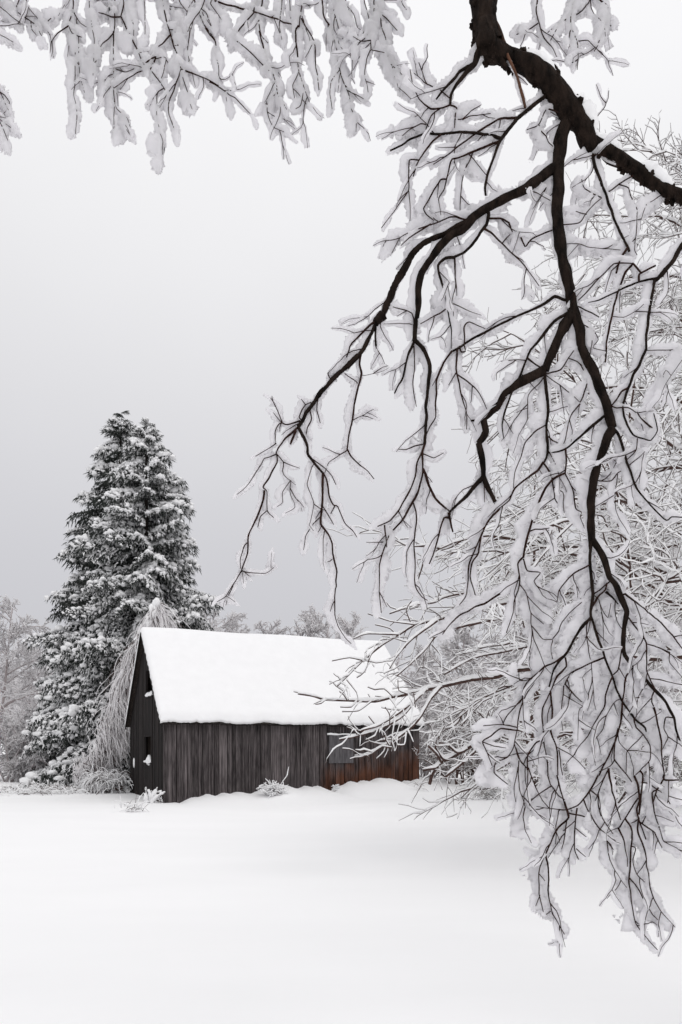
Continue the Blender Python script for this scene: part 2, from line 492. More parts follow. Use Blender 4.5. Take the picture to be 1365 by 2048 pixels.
YY = BW / 2 + UU * (half + np.where(np.abs(UU) > .9, je[:, None], 0))
XX = XX + np.where((np.arange(n1) < 2)[:, None], jx[None], 0) + np.where((np.arange(n1) > n1 - 3)[:, None], -jx[None], 0)
base = BR - (BR - BE) / (BW / 2) * np.sqrt((YY - BW / 2) ** 2 + .004) + TH + .006
dx = np.minimum(XX - XX.min() + .0, XX.max() - XX); dy = half * (1 - np.abs(UU))
def edge(d, r): k = np.clip(d / r, 0, 1); return np.sqrt(np.clip(1 - (1 - k) ** 2, 0, 1))
th = .22 * edge(dx + .012, .12) * edge(dy + .012, .12)
th = th + .018 * np.sin(XX * 1.7 + UU * 3) * np.sin(UU * 5 + 1) * edge(dx, .3) * edge(dy, .3) - .05 * np.exp(-((YY - BW / 2) / .35) ** 2)
top = np.stack([XX, YY, base + th], -1).reshape(-1, 3); bot = np.stack([XX, YY, base + 0], -1).reshape(-1, 3)
mb = MB()
i = (np.arange(n1 - 1)[:, None] * n2 + np.arange(n2 - 1)[None]).ravel()
Q = np.stack([i, i + n2, i + n2 + 1, i + 1], -1)
N = n1 * n2
rim = list(range(0, n2)) + [k * n2 + n2 - 1 for k in range(1, n1)] + [(n1 - 1) * n2 + k for k in range(n2 - 2, -1, -1)] + [k * n2 for k in range(n1 - 2, 0, -1)]
R = np.array(rim); R2 = np.roll(R, -1)
mb.add(np.concatenate([top, bot]), np.concatenate([Q, Q[:, ::-1] + N, np.stack([R, R2, R2 + N, R + N], -1)]))
mb.build('snow', M_SNOW, roof)
# knot hole full of snow on the gable
mb = MB(); blob(mb, (-.03, 4.62, 1.02), (.03, .10, .17), .08); mb.build('snow', M_SNOW, gw, kind='stuff')
# ------------------------------------------------------------ spruces
def bough_mesh(L, rng):
    """one drooping spruce bough along +X: needles mesh, snow mesh"""
    nd, sn = MB(), MB()
    s = np.linspace(0, 1, 9)
    ax = np.stack([s * L, .05 * L * np.sin(s * 3), -.12 * L * s - .30 * L * s ** 2 + .08 * L * s ** 4], -1)
    tube(nd, ax, np.linspace(.03, .008, 9) * (L / 3) ** .5, 4)
    def at(u): return np.array([np.interp(u, s, ax[:, k]) for k in range(3)])
    nb = int(11 + L * 6)
    starts, dirs = [], []
    for k in range(nb):
        u = .1 + .9 * (k + rng.random()) / nb
        side = -1 if k % 2 else 1
        bl = (L * .40 * (1.1 - u) + .22) * rng.uniform(.75, 1.2)
        p0 = at(u)
        d = norm(np.array([.75, side * rng.uniform(.5, 1.0), -.15]))
        m = max(3, int(bl / .085))
        q = np.linspace(0, 1, m)
        br = p0 + d * (q * bl)[:, None] + np.array([0, 0, -1]) * (.75 * bl * q ** 1.6)[:, None]
        tube(nd, br[[0, m // 2, m - 1]], np.array([.010, .008, .004]), 3)
        for c in br[0:]:
            for _ in range(5):
                starts.append(c + rng.normal(0, .025, 3))
                dirs.append(d * rng.uniform(-.1, .8) + np.array([rng.normal(0, .3), side * rng.uniform(-.4, .6), -rng.uniform(.3, 1.8)]))
        # snow pads lying along the branchlet
        if rng.random() < .92:
            for u2 in np.arange(.2, 1.02, .2):
                if rng.random() < .72: continue
                kx = min(m - 1, int(u2 * (m - 1)))
                r = rng.uniform(.04, .105) * (1.0 if u > .3 else .7)
                blob(sn, br[kx] + np.array([0, 0, r * .45]), (r * rng.uniform(.9, 1.6), r * rng.uniform(.8, 1.3), r * rng.uniform(.55, 1.0)), .4)
    
    for u in np.arange(.35, 1.03, .3 / L):
        if rng.random() < .6: continue
        r = rng.uniform(.07, .14)
        blob(sn, at(min(u, 1)) + np.array([0, rng.normal(0, .05), r * .4]), (r * 1.2, r * 1.15, r * .85), .28)
    S = np.array(starts); D = norm(np.array(dirs))
    def blades(mbx, S, D, ln, wd):
        n = len(S)
        side = norm(np.cross(D, rng.normal(0, 1, (n, 3)))) * wd[:, None]
        V = np.stack([S - side, S + side, S + D * ln[:, None]], 1).reshape(-1, 3)
        mbx.add(V, None, np.arange(n * 3).reshape(-1, 3))
    # tufts of snow clinging along the tops of the sprays
    m2 = rng.random(len(S)) < .42
    S2 = S[m2] + rng.normal(0, .02, (m2.sum(), 3)) + np.array([0, 0, .045])
    D2 = norm(D[m2] * np.array([1, 1, .5]) + rng.normal(0, .3, (m2.sum(), 3)))
    blades(sn, S2, D2, rng.uniform(.07, .17, len(S2)), rng.uniform(.022, .05, len(S2)))
    n = len(S)
    pick = rng.random(n) < .27                            # rimed needles
    blades(nd, S[~pick], D[~pick], rng.uniform(.12, .32, (~pick).sum()), rng.uniform(.012, .028, (~pick).sum()))
    blades(sn, S[pick] + np.array([0, 0, .02]), D[pick], rng.uniform(.08, .2, pick.sum()), rng.uniform(.012, .028, pick.sum()))
    return nd.mesh('bough', M_NEEDLE, False), sn.mesh('bough_snow', M_SNOW, True)

rs = np.random.default_rng(3)
BOUGHS = {L: [bough_mesh(L, rs) for _ in range(4)] for L in (.7, 1.4, 2.3, 3.4)}

def spruce(base, H, R, label, seed, n=280, lean=(0, 0), snowy=1.0):
    rng = np.random.default_rng(seed)
    t = thing('spruce_tree', label, 'tree', base, 0, 'spruces behind the barn')
    z = np.linspace(-.3, H - 1.0, 16)
    tp = np.stack([lean[0] * (z / H) ** 1.5, lean[1] * (z / H), z], -1)
    mb = MB(); tube(mb, tp, np.interp(z, [0, H], [.24, .02]), 8, .05); mb.build('trunk', M_SPRUCE_BARK, t)
    for i in range(n):
        f = 1 - ((i + rng.random()) / n) ** .62           # 1 = top; more boughs low down where the cone is wide
        f = min(f, .995)
        zz = .35 + f * (H - .45)
        r = R * 1.06 * (1 - f) ** .74 * rng.uniform(.66, 1.14) + .12
        if f < .12: r *= .88 + f
        az = i * 2.39996 + rng.normal(0, .3)
        key = min(BOUGHS, key=lambda q: abs(q - r))
        mn, ms = BOUGHS[key][int(rng.integers(4))]
        o = link('bough', mn, t)
        o.location = (np.interp(zz, z, tp[:, 0]), np.interp(zz, z, tp[:, 1]), zz)
        k = r / key
        o.scale = (k, max(k, .75), max(k, .8) * rng.uniform(.9, 1.2))
        tilt = (.34 * f ** 2 - .02) + rng.normal(0, .17)      # upper boughs reach up, lower ones droop
        o.rotation_euler = (rng.normal(0, .25), -tilt, az)
        if rng.random() < (1 if f < .45 else snowy): link('snow', ms, o, 'stuff')
    for i in range(16):                                    # short boughs crowding the tip
        zz = H - .1 - 1.3 * i / 16
        mn, ms = BOUGHS[.7][i % 4]
        o = link('bough', mn, t); o.location = (np.interp(zz, z, tp[:, 0]), np.interp(zz, z, tp[:, 1]), zz)
        k = .38 + .6 * i / 16
        o.scale = (k, k, k); o.rotation_euler = (0, -.55 + rng.normal(0, .2), i * 2.4)
        if rng.random() < snowy: link('snow', ms, o, 'stuff')
    # leader
    mb = MB()
    tube(mb, [(tp[-1, 0], tp[-1, 1], H - 1.1), (tp[-1, 0] + .03, tp[-1, 1], H - .5), (tp[-1, 0] + .02, tp[-1, 1], H - .05)], [.025, .015, .005], 5)
    mb.build('leader', M_NEEDLE, t)
    return t
b0 = px(222, 1562, 36.0)
spruce((b0[0], 36.0, gz(b0[0], 36)), 16.7, 3.75, 'taller dark spruce at the back, its dense round-topped crown peeking left of the other', 21, lean=(.5, 0), snowy=.55)
b1 = px(293, 1562, 33.2)
spruce((b1[0], 33.2, gz(b1[0], 33.2)), 15.1, 4.5, 'spruce with the whiter pointed top, in front of its neighbour and behind the barn gable', 22)

# ------------------------------------------------------------ branching trees
def walk(rng, p, d, L, step, wob, grav):
    n = max(3, int(L / step) + 1)
    o = [np.array(p, float)]; d = np.array(d, float)
    for k in range(n - 1):
        d = d + rng.normal(0, wob, 3); d[2] -= grav * (k / n)
        d = d / np.linalg.norm(d)
        o.append(o[-1] + d * (L / (n - 1)))
    return np.array(o)

def tilt(rng, d, a):
    """direction d turned by angle a towards a random side"""
    r = rng.normal(0, 1, 3); r -= d * r.dot(d); r /= np.linalg.norm(r)
    return d * math.cos(a) + r * math.sin(a)

def grow(rng, H, r0, n1, n2, n3, up=.5, spread=.6, grav=.25, bias=None, lo=.2, step=.3, multi=1, len1=.55, len2=.42, len3=.4, r3=.005, lean=0.0):
    """levels 0..3 of a bare tree: lists of (points, radii)"""
    lv = [[], [], [], []]
    for m_ in range(multi):
        d0 = np.array((0, 0, 1.)) if multi == 1 else norm(np.array((rng.normal(0, .35), rng.normal(0, .35), 1)))
        st = np.array([0, 0, -.2]) if multi == 1 else np.array([rng.normal(0, .12), rng.normal(0, .12), -.15])
        T = walk(rng, st, norm(np.array(d0) + (lean, 0, 0)), H * rng.uniform(.85, 1), max(step, H / 14), .04, 0 if multi == 1 else grav * .5)
        Rt = np.linspace(r0, r0 * .18, len(T)); lv[0].append((T, Rt))
        for i in range(n1):
            u = lo + (1 - lo) * (i + rng.random()) / n1
            k = u * (len(T) - 1); a = int(min(k, len(T) - 2)); p = T[a] + (T[a + 1] - T[a]) * (k - a)
            az = rng.uniform(0, 2 * math.pi) if bias is None or rng.random() > bias[1] else rng.normal(bias[0], .6)
            e = up + rng.normal(0, .15) + .35 * u
            d = np.array((math.cos(az) * math.cos(e), math.sin(az) * math.cos(e), math.sin(e)))
            L = H * len1 * (1.15 - .75 * u) * rng.uniform(.75, 1.2)
            B = walk(rng, p, d, L, step, .12, grav)
            rb_ = r0 * .42 * (1.1 - .7 * u); Rb = np.linspace(rb_, max(rb_ * .2, r3), len(B)); lv[1].append((B, Rb))
            for j in range(n2):
                v = .15 + .85 * (j + rng.random()) / n2
                k2 = v * (len(B) - 1); a2 = int(min(k2, len(B) - 2)); p2 = B[a2] + (B[a2 + 1] - B[a2]) * (k2 - a2)
                d2 = tilt(rng, norm(B[a2 + 1] - B[a2]), rng.uniform(.5, 1.0))
                L2 = L * len2 * (1.15 - .6 * v) * rng.uniform(.6, 1.2)
                C = walk(rng, p2, d2, L2, step * .6, .23, grav * .8)
                rc_ = max(rb_ * .38, r3 * 1.3); lv[2].append((C, np.linspace(rc_, r3, len(C))))
                for q in range(n3):
                    w = .2 + .8 * (q + rng.random()) / n3
                    k3 = w * (len(C) - 1); a3 = int(min(k3, len(C) - 2)); p3 = C[a3] + (C[a3 + 1] - C[a3]) * (k3 - a3)
                    d3 = tilt(rng, norm(C[a3 + 1] - C[a3]), rng.uniform(.5, 1.1))
                    D = walk(rng, p3, d3, L2 * len3 * rng.uniform(.6, 1.3), step * .5, .32, grav * .5)
                    lv[3].append((D, np.linspace(r3, r3 * .6, len(D))))
    return lv

def snow_on(mb, P, R, k=1.0, add=.012, sides=5, jit=.3, step=None):
    """snow lying along the upper side of a branch"""
    if step: P, R = resample(P, R, step)
    t = norm(np.gradient(P, axis=0)); h = np.sqrt(np.clip(1 - t[:, 2] ** 2, 0, 1))
    rr = (R * .9 * k + add) * (.45 + .55 * h) * (1 + .32 * lownoise(len(P), 3)).clip(.35, 1.7)
    off = np.zeros_like(P); off[:, 2] = R * .55 + rr * .78
    off[:, 1] += rr * .25
    rr = rr.copy(); m_ = min(5, len(rr)); rr[-m_:] *= np.linspace(1, .4, m_)
    tube(mb, P + off, rr, sides, jit)

def winter_tree(name, label, cat, base, lv, m_bark, m_twig, m_snow, add, group=None, sides=6, snowk=1.0, parts=True, rz=0, detail_step=None, thick=1.0):
    t = thing(name, label, cat, base, rz, group)
    def put(P, R, nm):
        mb = MB(); tube(mb, P, R * thick, sides, .06); o = mb.build(nm, m_bark, t)
        ms = MB(); snow_on(ms, P, R, snowk, add * 1.3, 6, .25, detail_step); ms.build('snow', m_snow, o, kind='stuff')
    for P, R in lv[0]: put(P, R, 'trunk' if len(lv[0]) == 1 else 'stem')
    for P, R in lv[1]: put(P, R, 'branch')
    mb, ms = MB(), MB()
    for P, R in lv[2] + lv[3]:
        tube(mb, P, R * thick, 4)
        snow_on(ms, P, R, snowk, add, 5, .3, detail_step)
    if mb.n:
        o = mb.build('twigs', m_twig, t, kind='stuff'); ms.build('snow', m_snow, o, kind='stuff')
    return t

# the snow-laden tree at the right whose boughs reach left over the barn
rng = np.random.default_rng(41)
T1 = np.array((5.1, 10.4, 0.0)); T1[2] = gz(T1[0], T1[1])
lvA = grow(rng, 8.9, .075, 32, 15, 10, lean=.08, up=.22, spread=.7, grav=.15, bias=(math.pi, .85), lo=.2, step=.22, len1=.56, len2=.40, len3=.38, r3=.0028)
# boughs traced from the photograph, in world coordinates relative to the trunk
def K(x, y, d): return px(560 + x / 2.73, 1180 + y / 2.73, d)
def ktrace(w0, w1, d0, d1, *pts):
    n = len(pts); d = np.linspace(d0, d1, n)
    P = np.array([K(pts[i][0], pts[i][1], d[i]) for i in range(n)]) - T1
    R = np.linspace(w0, w1, n) / 2 / 2.73 / F_PX * d
    return resample(P, R, .05)
main = [
 ktrace(22, 7, 10.4, 9.0, (2150, 330), (1700, 400), (1260, 445), (1190, 475), (1050, 492), (900, 525), (800, 545), (700, 570), (620, 585), (520, 610), (380, 605), (250, 600), (180, 580), (100, 568)),
 ktrace(15, 8, 9.45, 8.9, (880, 530), (820, 600), (770, 690), (720, 750), (640, 810), (560, 855), (480, 905), (410, 910)),
 ktrace(14, 8, 9.4, 8.85, (800, 545), (720, 620), (640, 680), (540, 740), (445, 770)),
 ktrace(12, 7, 9.3, 8.8, (745, 600), (670, 690), (580, 745), (440, 795), (325, 820)),
 ktrace(12, 6, 10.4, 9.2, (2180, -250), (1500, -60), (940, 30), (840, 70), (730, 85), (600, 130)),
 ktrace(15, 6, 10.4, 9.0, (2180, -50), (1400, 40), (945, 140), (860, 165), (740, 190), (650, 245), (560, 300), (450, 390), (360, 480), (315, 525)),
 ktrace(12, 6, 9.35, 9.1, (860, 168), (720, 270), (640, 360), (600, 430)),
 ktrace(12, 6, 10.4, 9.4, (2180, 120), (1500, 280), (1190, 345), (1080, 365), (1000, 400), (900, 460)),
 ktrace(22, 17, 10.6, 10.2, (1900, 480), (1500, 640), (1215, 760), (1100, 820), (980, 890), (880, 940), (835, 1000), (818, 1060)),
 ktrace(14, 12, 10.3, 10.1, (1100, 850), (1070, 880), (980, 960), (905, 1020)),
 ktrace(14, 10, 10.3, 10.1, (960, 900), (900, 930), (850, 860), (870, 800)),
 ktrace(13, 10, 10.2, 10.1, (880, 940), (860, 900), (810, 850)),
 ktrace(13, 10, 10.2, 10.1, (870, 950), (845, 975), (780, 985)),
 ktrace(12, 9, 10.3, 10.1, (1020, 870), (970, 890), (910, 840), (870, 835)),
 ktrace(12, 6, 9.7, 9.3, (1180, 160), (930, 215), (850, 250), (800, 320), (740, 380), (640, 470)),
]
fine = [
 ktrace(7, 5, 9.0, 8.9, (700, 770), (716, 800), (730, 835)), ktrace(7, 5, 9.0, 8.9, (690, 780), (680, 850), (640, 850)),
 ktrace(7, 5, 9.0, 8.9, (640, 810), (640, 850), (628, 885)), ktrace(7, 5, 8.95, 8.9, (585, 845), (590, 880), (570, 920)),
 ktrace(7, 5, 8.95, 8.9, (600, 850), (580, 820), (572, 790)), ktrace(7, 5, 8.9, 8.9, (480, 905), (490, 925), (482, 940)),
 ktrace(7, 5, 8.9, 8.9, (560, 855), (600, 860), (612, 862)), ktrace(7, 4, 9.5, 9.3, (830, 300), (880, 360), (885, 470)),
 ktrace(7, 4, 9.6, 9.3, (1030, 505), (1030, 680), (990, 740)), ktrace(7, 4, 9.1, 9.0, (650, 245), (475, 240), (395, 270)),
 ktrace(7, 4, 9.1, 9.0, (540, 310), (500, 350), (460, 450), (420, 480)), ktrace(6, 4, 9.0, 8.9, (365, 490), (420, 560), (430, 610)),
 ktrace(6, 4, 9.1, 9.0, (620, 585), (570, 540), (520, 545), (480, 530)), ktrace(6, 4, 9.1, 9.0, (700, 570), (650, 548), (645, 490)),
 ktrace(6, 4, 9.0, 8.9, (370, 605), (350, 575), (325, 555)), ktrace(6, 4, 9.0, 8.9, (250, 600), (225, 620), (195, 625)),
 ktrace(6, 4, 9.0, 8.9, (600, 590), (640, 650), (600, 700)), ktrace(6, 4, 9.0, 8.9, (500, 610), (430, 660), (340, 665)),
 ktrace(6, 4, 9.0, 8.9, (420, 606), (390, 640), (330, 640)), ktrace(6, 4, 9.0, 8.9, (350, 510), (370, 560), (375, 600)),
 ktrace(6, 4, 9.2, 9.0, (720, 190), (690, 110), (720, 60)), ktrace(6, 4, 9.2, 9.0, (740, 190), (600, 170), (480, 130)),
 ktrace(6, 4, 9.2, 9.0, (640, 250), (600, 210), (520, 190)), ktrace(6, 4, 9.0, 8.9, (450, 385), (380, 370), (285, 388)),
 ktrace(6, 4, 9.2, 9.0, (700, 570), (740, 640), (730, 560)), ktrace(6, 4, 9.0, 8.9, (530, 745), (500, 710), (485, 690)),
 ktrace(6, 4, 9.0, 8.9, (540, 740), (520, 800), (470, 820)), ktrace(6, 4, 9.0, 8.9, (600, 735), (600, 680), (575, 640)),
]
for P, R in main:                                         # twigs along the traced boughs
    L = len(P)
    for k in range(6, L - 2, 3):
        if P[k, 0] + T1[0] > 3.6: continue
        d = norm(P[min(k + 2, L - 1)] - P[k - 2])
        for _ in range(1 if rng.random() < .8 else 2):
            D = walk(rng, P[k], tilt(rng, d, rng.uniform(.4, .95)), rng.uniform(.12, .5), .06, .2, .1)
            fine.append((D, np.linspace(.0045, .003, len(D))))
            if len(D) > 4 and rng.random() < .6:
                D2 = walk(rng, D[len(D) // 2], tilt(rng, norm(D[-1] - D[0]), .8), rng.uniform(.08, .22), .05, .2, .1)
                fine.append((D2, np.linspace(.0035, .0025, len(D2))))
for q_ in (1, 2, 3): lvA[q_] = [b_ for b_ in lvA[q_] if b_[0][:, 2].min() > .55]
lvA[1] += main; lvA[2] += fine
winter_tree('snowy_tree', 'bare tree with snow-laden boughs reaching left in front of the barn roof', 'tree', tuple(T1), lvA, M_TWIG, M_TWIG, M_SNOW, .0072, detail_step=.06, thick=1.1)

# more snow-laden trees behind the hanging branch
rng = np.random.default_rng(52)
for base, H, n, lab, bz in (
    ((7.4, 14.0), 10.8, (28, 12, 7), 'tall bare tree plastered with snow at the right edge, behind the black hanging branch', (math.pi, .75)),
    ((4.4, 19.0), 8.0, (18, 9, 6), 'bare snow-covered tree standing just right of the barn end, behind the nearer boughs', (math.pi, .3)),
    ((11.0, 20.0), 11.5, (20, 10, 6), 'snow-clad tree behind the taller one at the right edge', (math.pi, .4)),
    ((5.4, 24.0), 8.5, (16, 8, 6), 'frosted tree far back, between the barn end and the right edge', None)):
    lv = grow(rng, H, .08, *n, lean=.1, up=.3, grav=.2, bias=bz, lo=.12, step=.26, len1=.46, len2=.42, len3=.42, r3=.0042)
    winter_tree('snowy_tree', lab, 'tree', (*base, gz(*base)), lv, M_TWIG, M_TWIG, M_SNOW, .0105 if base[1] < 15 else .015, thick=.95)

# low bushes loaded with snow
def bush(x, y, h, n, lab, m_b=M_TWIG, add=.012, group=None, sd=1, n1=5, n2=5, r3=.005, grav=.45, name='snowy_bush'):
    rng = np.random.default_rng(sd)
    lv = grow(rng, h, .022 * h ** .5, n1, n2, 3, up=.5, grav=grav, lo=.25, step=.14 * max(h, .8) ** .5, multi=n, len1=.5, len2=.5, len3=.5, r3=r3)
    return winter_tree(name, lab, 'bush', (x, y, gz(x, y)), lv, m_b, m_b, M_SNOW, add, group)
XB = (3.75, 20.3)
bush(4.3, 26.0, 3.0, 8, 'brown twiggy thicket against the right end of the barn', add=.008, sd=5, n1=7, n2=6, r3=.008)
bush(3.6, 24.6, 2.0, 7, 'dark bare brush leaning on the barn corner', add=.003, sd=6, n1=6, n2=5, r3=.007)
for k, (x, y, h) in enumerate(((6.3, 18.0, 1.6), (7.8, 17.0, 1.9), (5.4, 21.5, 1.7), (9.4, 21.0, 2.4), (7.4, 23.5, 2.6), (6.2, 27.0, 3.0), (9.6, 27.0, 3.4))):
    bush(x, y, h, 7, 'snow-filled brush behind the drooping branch tips at lower right', add=.014, group='brush at lower right', sd=20 + k, r3=.007)

# ------------------------------------------------------------ frosted trees and brush farther off
rng = np.random.default_rng(77)
def far_variant(H, n, r3, up, grav, multi=1):
    return grow(rng, H, .013 * H, *n, up=up, grav=grav, lo=.15, step=H * .05, multi=multi, len1=.42, len2=.42, len3=.5, r3=r3)
def frost_tree(name, label, cat, base, lv, group=None, dark=.35):
    """distant frosted tree: dark wood, half of the twigs white"""
    t = thing(name, label, cat, base, 0, group)
    mb = MB()
    for P, R in lv[0]: tube(mb, P, R, 6)
    mb.build('trunk', M_FARTWIG, t)
    br = MB()
    for P, R in lv[1]: tube(br, P, R, 5)
    br.build('limbs', M_TWIG if dark > .2 else M_FARTWIG, t)
    a, b_ = MB(), MB()
    for P, R in lv[0] + lv[1]: snow_on(b_, P, R, .9, .03, 4, .2)
    for P, R in lv[2] + lv[3]:
        if rng.random() < dark: tube(a, P, R * 1.0, 3)
        else: tube(b_, P, R * 2.0 + .010, 3, .3)
    c = a.build('twigs', M_FARTWIG, t, kind='stuff'); b_.build('frost', M_FROST, t, kind='stuff')
    return t
V1 = far_variant(9.2, (22, 10, 7), .014, .45, .25)
V2 = far_variant(8.6, (20, 10, 7), .014, .6, .3)
V3 = far_variant(5.0, (9, 9, 6), .010, .7, .35, 3)
V4 = far_variant(3.0, (7, 8, 6), .008, .6, .5, 6)
def copy_tree(o, loc, rz, s, label=None, group=None):
    r = o.copy(); col.objects.link(r); r.location = loc; r.rotation_euler = (0, 0, rz); r.scale = (s,) * 3
    if label: r['label'] = label
    if group: r['group'] = group
    for ch in list(o.children):
        c = ch.copy(); col.objects.link(c); c.parent = r
        for g in ch.children:
            d = g.copy(); col.objects.link(d); d.parent = c
    return r
GL = 'frosted trees at the left edge'
x, y = px(-5, 1560, 41)[0], 41.0
f1 = frost_tree('frosted_tree', 'big frosted tree with dark limbs at the left edge, beyond the spruces', 'tree', (x, y, gz(x, y)), V1, GL, .06)
x, y = px(75, 1560, 50)[0], 50.0
f2 = frost_tree('frosted_tree', 'paler frosted tree between the left edge and the spruces', 'tree', (x, y, gz(x, y)), V2, GL, .03)
x = px(38, 1560, 38)[0]
f3 = frost_tree('frosted_sapling', 'slender pale saplings close together left of the spruces', 'tree', (x, 38, gz(x, 38)), V3, None, .25)
x = px(55, 1560, 35)[0]
f4 = frost_tree('frosted_bush', 'frosted bush with dark gaps at the foot of the spruces, left side', 'bush', (x, 35, gz(x, 35)), V4, None, .25)
k = 0
for pxx, Yd, src, s, lab in ((15, 34.5, f4, .95, 'frosted brush nearest the left edge, in front of the big frosted tree'), (92, 36.0, f4, .9, 'frosted brush touching the left side of the spruces'),
                        (-30, 35.5, f4, 1.1, 'frosted brush cut off by the left edge of the view'), (125, 34.8, f4, .6, 'low frosted brush under the lowest spruce boughs at left'),
                        (70, 38.5, f4, 1.2, 'taller frosted brush behind the pale saplings')):
    x = px(pxx, 1560, Yd)[0]
    copy_tree(src, (x, Yd, gz(x, Yd)), k * 1.7 + 1, s, lab, 'brush along the left field edge'); k += 1
for pxx, Yd, s in ((-60, 46, 1.0), (30, 58, 1.0), (110, 62, .95), (-20, 66, 1.1)):
    x = px(pxx, 1560, Yd)[0]
    copy_tree(f2, (x, Yd, gz(x, Yd)), k * 2.1, s, 'frosted tree of the far stand at the left edge', 'far stand at the left edge'); k += 1
# behind the barn roof and to the right
for pxx, Yd, src, s, lab in (
        (432, 66, f2, 1.63, 'frosted tree showing right beside the spruces, above the left half of the barn ridge'),
        (462, 60, f1, 1.23, 'frosted treetop second from the spruces along the barn ridge'),
        (505, 66, f2, 1.47, 'rounded frosted treetop above the barn ridge, left of its middle'),
        (545, 70, f1, 1.32, 'frosted treetop above the middle of the barn ridge'),
        (590, 64, f2, 1.51, 'frosted treetop above the ridge just right of its middle'),
        (630, 68, f1, 1.40, 'frosted treetop above the ridge, left of the long thin hanging twig'),
        (670, 62, f2, 1.44, 'frosted treetop behind the long thin hanging twig at the ridge'),
        (715, 58, f2, .95, 'frosted tree behind the right end of the barn ridge'),
        (765, 52, f2, .9, None), (815, 47, f2, .85, None), (870, 44, f2, .85, None), (930, 40, f2, .95, None), (1000, 42, f2, 1.4, None),
        (1080, 38, f1, 1.3, None), (1160, 40, f2, 1.4, None), (1240, 36, f1, 1.25, None), (1330, 38, f2, 1.35, None)):
    x = px(pxx, 1560, Yd)[0]
    copy_tree(src, (x, Yd, gz(x, Yd)), k * 2.3, s, lab or 'pale frosted tree in the background right of the barn',
              'frosted trees beyond the barn ridge' if lab else 'background trees right of the barn'); k += 1
for pxx, Yd, s in ((850, 31, 1.0), (905, 29, 1.0), (965, 30, .9), (1040, 30, 1.0), (1120, 28, .9), (1200, 29, 1.0), (1290, 28, 1.0), (1370, 29, 1.1)):
    x = px(pxx, 1560, Yd)[0]
    copy_tree(f4, (x, Yd, gz(x, Yd)), k * 1.3, s, 'frosted brush at the wood edge right of the barn', 'brush at the wood edge right of the barn'); k += 1
# a far wood closing the field
mb, mw = MB(), MB()
base_lv = far_variant(10, (12, 8, 4), .035, .5, .25)
segs = base_lv[0] + base_lv[1] + base_lv[2] + base_lv[3]
one, onew = MB(), MB()
for P, R in segs: (tube(one, P, R, 3) if rng.random() < .4 else tube(onew, P, R * 1.5, 3))
def cat(m): return np.concatenate(m.v), np.concatenate(m.q), np.concatenate(m.t)
A, B = cat(one), cat(onew)
for i in range(64):
    a = rng.uniform(-1.0, 1.0); r = rng.uniform(75, 130)
    x, y = math.sin(a) * r, math.cos(a) * r
    s = rng.uniform(.85, 1.15) * .95; c, sn_ = math.cos(i), math.sin(i); z = gz(x, y)
    for (v, q, t_), m in ((A, mb), (B, mw)):
        w = np.stack([(v[:, 0] * c - v[:, 1] * sn_) * s + x, (v[:, 0] * sn_ + v[:, 1] * c) * s + y, v[:, 2] * s + z], -1)
        m.add(w, q, t_)
fw = mb.build('far_wood', M_FARTWIG, kind='stuff')
tag(fw, 'pale frosted wood closing the field beyond the barn', 'wood')
mw.build('frost', M_FROST, fw, kind='stuff')

# ------------------------------------------------------------ bent sapling behind the gable and its fallen crown
def strands(mb_w, mb_d, rng, P0, dirs, lens, r, dark, grav=.9):
    for p, d, L in zip(P0, dirs, lens):
        W_ = walk(rng, p, d, L, max(.12, L / 9), .15, grav)
        rr = np.linspace(r, r * .45, len(W_)) * (1 + .2 * lownoise(len(W_), 2)).clip(.5, 1.5)
        if rng.random() < dark: tube(mb_d, W_, rr * .55, 3)
        else: tube(mb_w, W_, rr, 4, .3)
rng = np.random.default_rng(91)
Yb = 29.5
sp = thing('bent_sapling', 'white-plastered sapling bowed over behind the barn gable, its twigs hanging like hair', 'tree', (px(318, 1560, Yb)[0], Yb, 0))
o3 = np.array(sp.location)
stem = np.array([px(x_, y_, d_) for x_, y_, d_ in ((325, 1560, 29.6), (322, 1400, 29.6), (320, 1270, 29.5), (318, 1205, 29.4), (300, 1250, 29.0), (264, 1310, 28.8), (238, 1400, 28.4), (205, 1490, 28.1), (165, 1550, 27.8))]) - o3
stem_, sr = resample(stem, np.linspace(.06, .015, len(stem)), .12)
mb = MB(); tube(mb, stem_, sr, 6); st_o = mb.build('stem', M_TWIG, sp)
ww, dd = MB(), MB()
n = len(stem_)
top_i = int(np.argmax(stem_[:, 2]))
i0 = int(top_i * .72)
NS = 3200
idx = rng.integers(i0, n, NS)
low = np.clip((idx - top_i) / (n - top_i), 0, 1)          # 0 at the apex, 1 at the bowed-down tip
P0 = stem_[idx] + rng.normal(0, 1, (NS, 3)) * (.05 + .15 * low)[:, None]
dirs = norm(np.stack([rng.normal(.05, .28, NS) + .25 * low, rng.normal(-.05, .25, NS), rng.uniform(-1.1, -.3, NS)], -1))
lens = np.clip(stem_[idx, 2] * rng.uniform(.2, .6, NS), .3, 2.0) * np.where(idx < top_i + 5, .75, 1)
strands(ww, dd, rng, P0, dirs, lens, .020, .2, .5)
cake = MB()
for i in range(i0, n):
    for _ in range(2):
        r = rng.uniform(.05, .13) if i < top_i + 10 else rng.uniform(.03, .10)
        q_ = stem_[i] + rng.normal(0, .5, 3) * (.10, .10, .08) + (-.05, -.05, .06)
        blob(cake, q_, (r * .9, r * .9, r * rng.uniform(1.0, 1.9)), .3)
cake.build('snow_cake', M_SNOW, st_o, kind='stuff')
ww.build('snow', M_FROST, st_o, kind='stuff'); dd.build('twigs', M_TWIG, sp, kind='stuff')

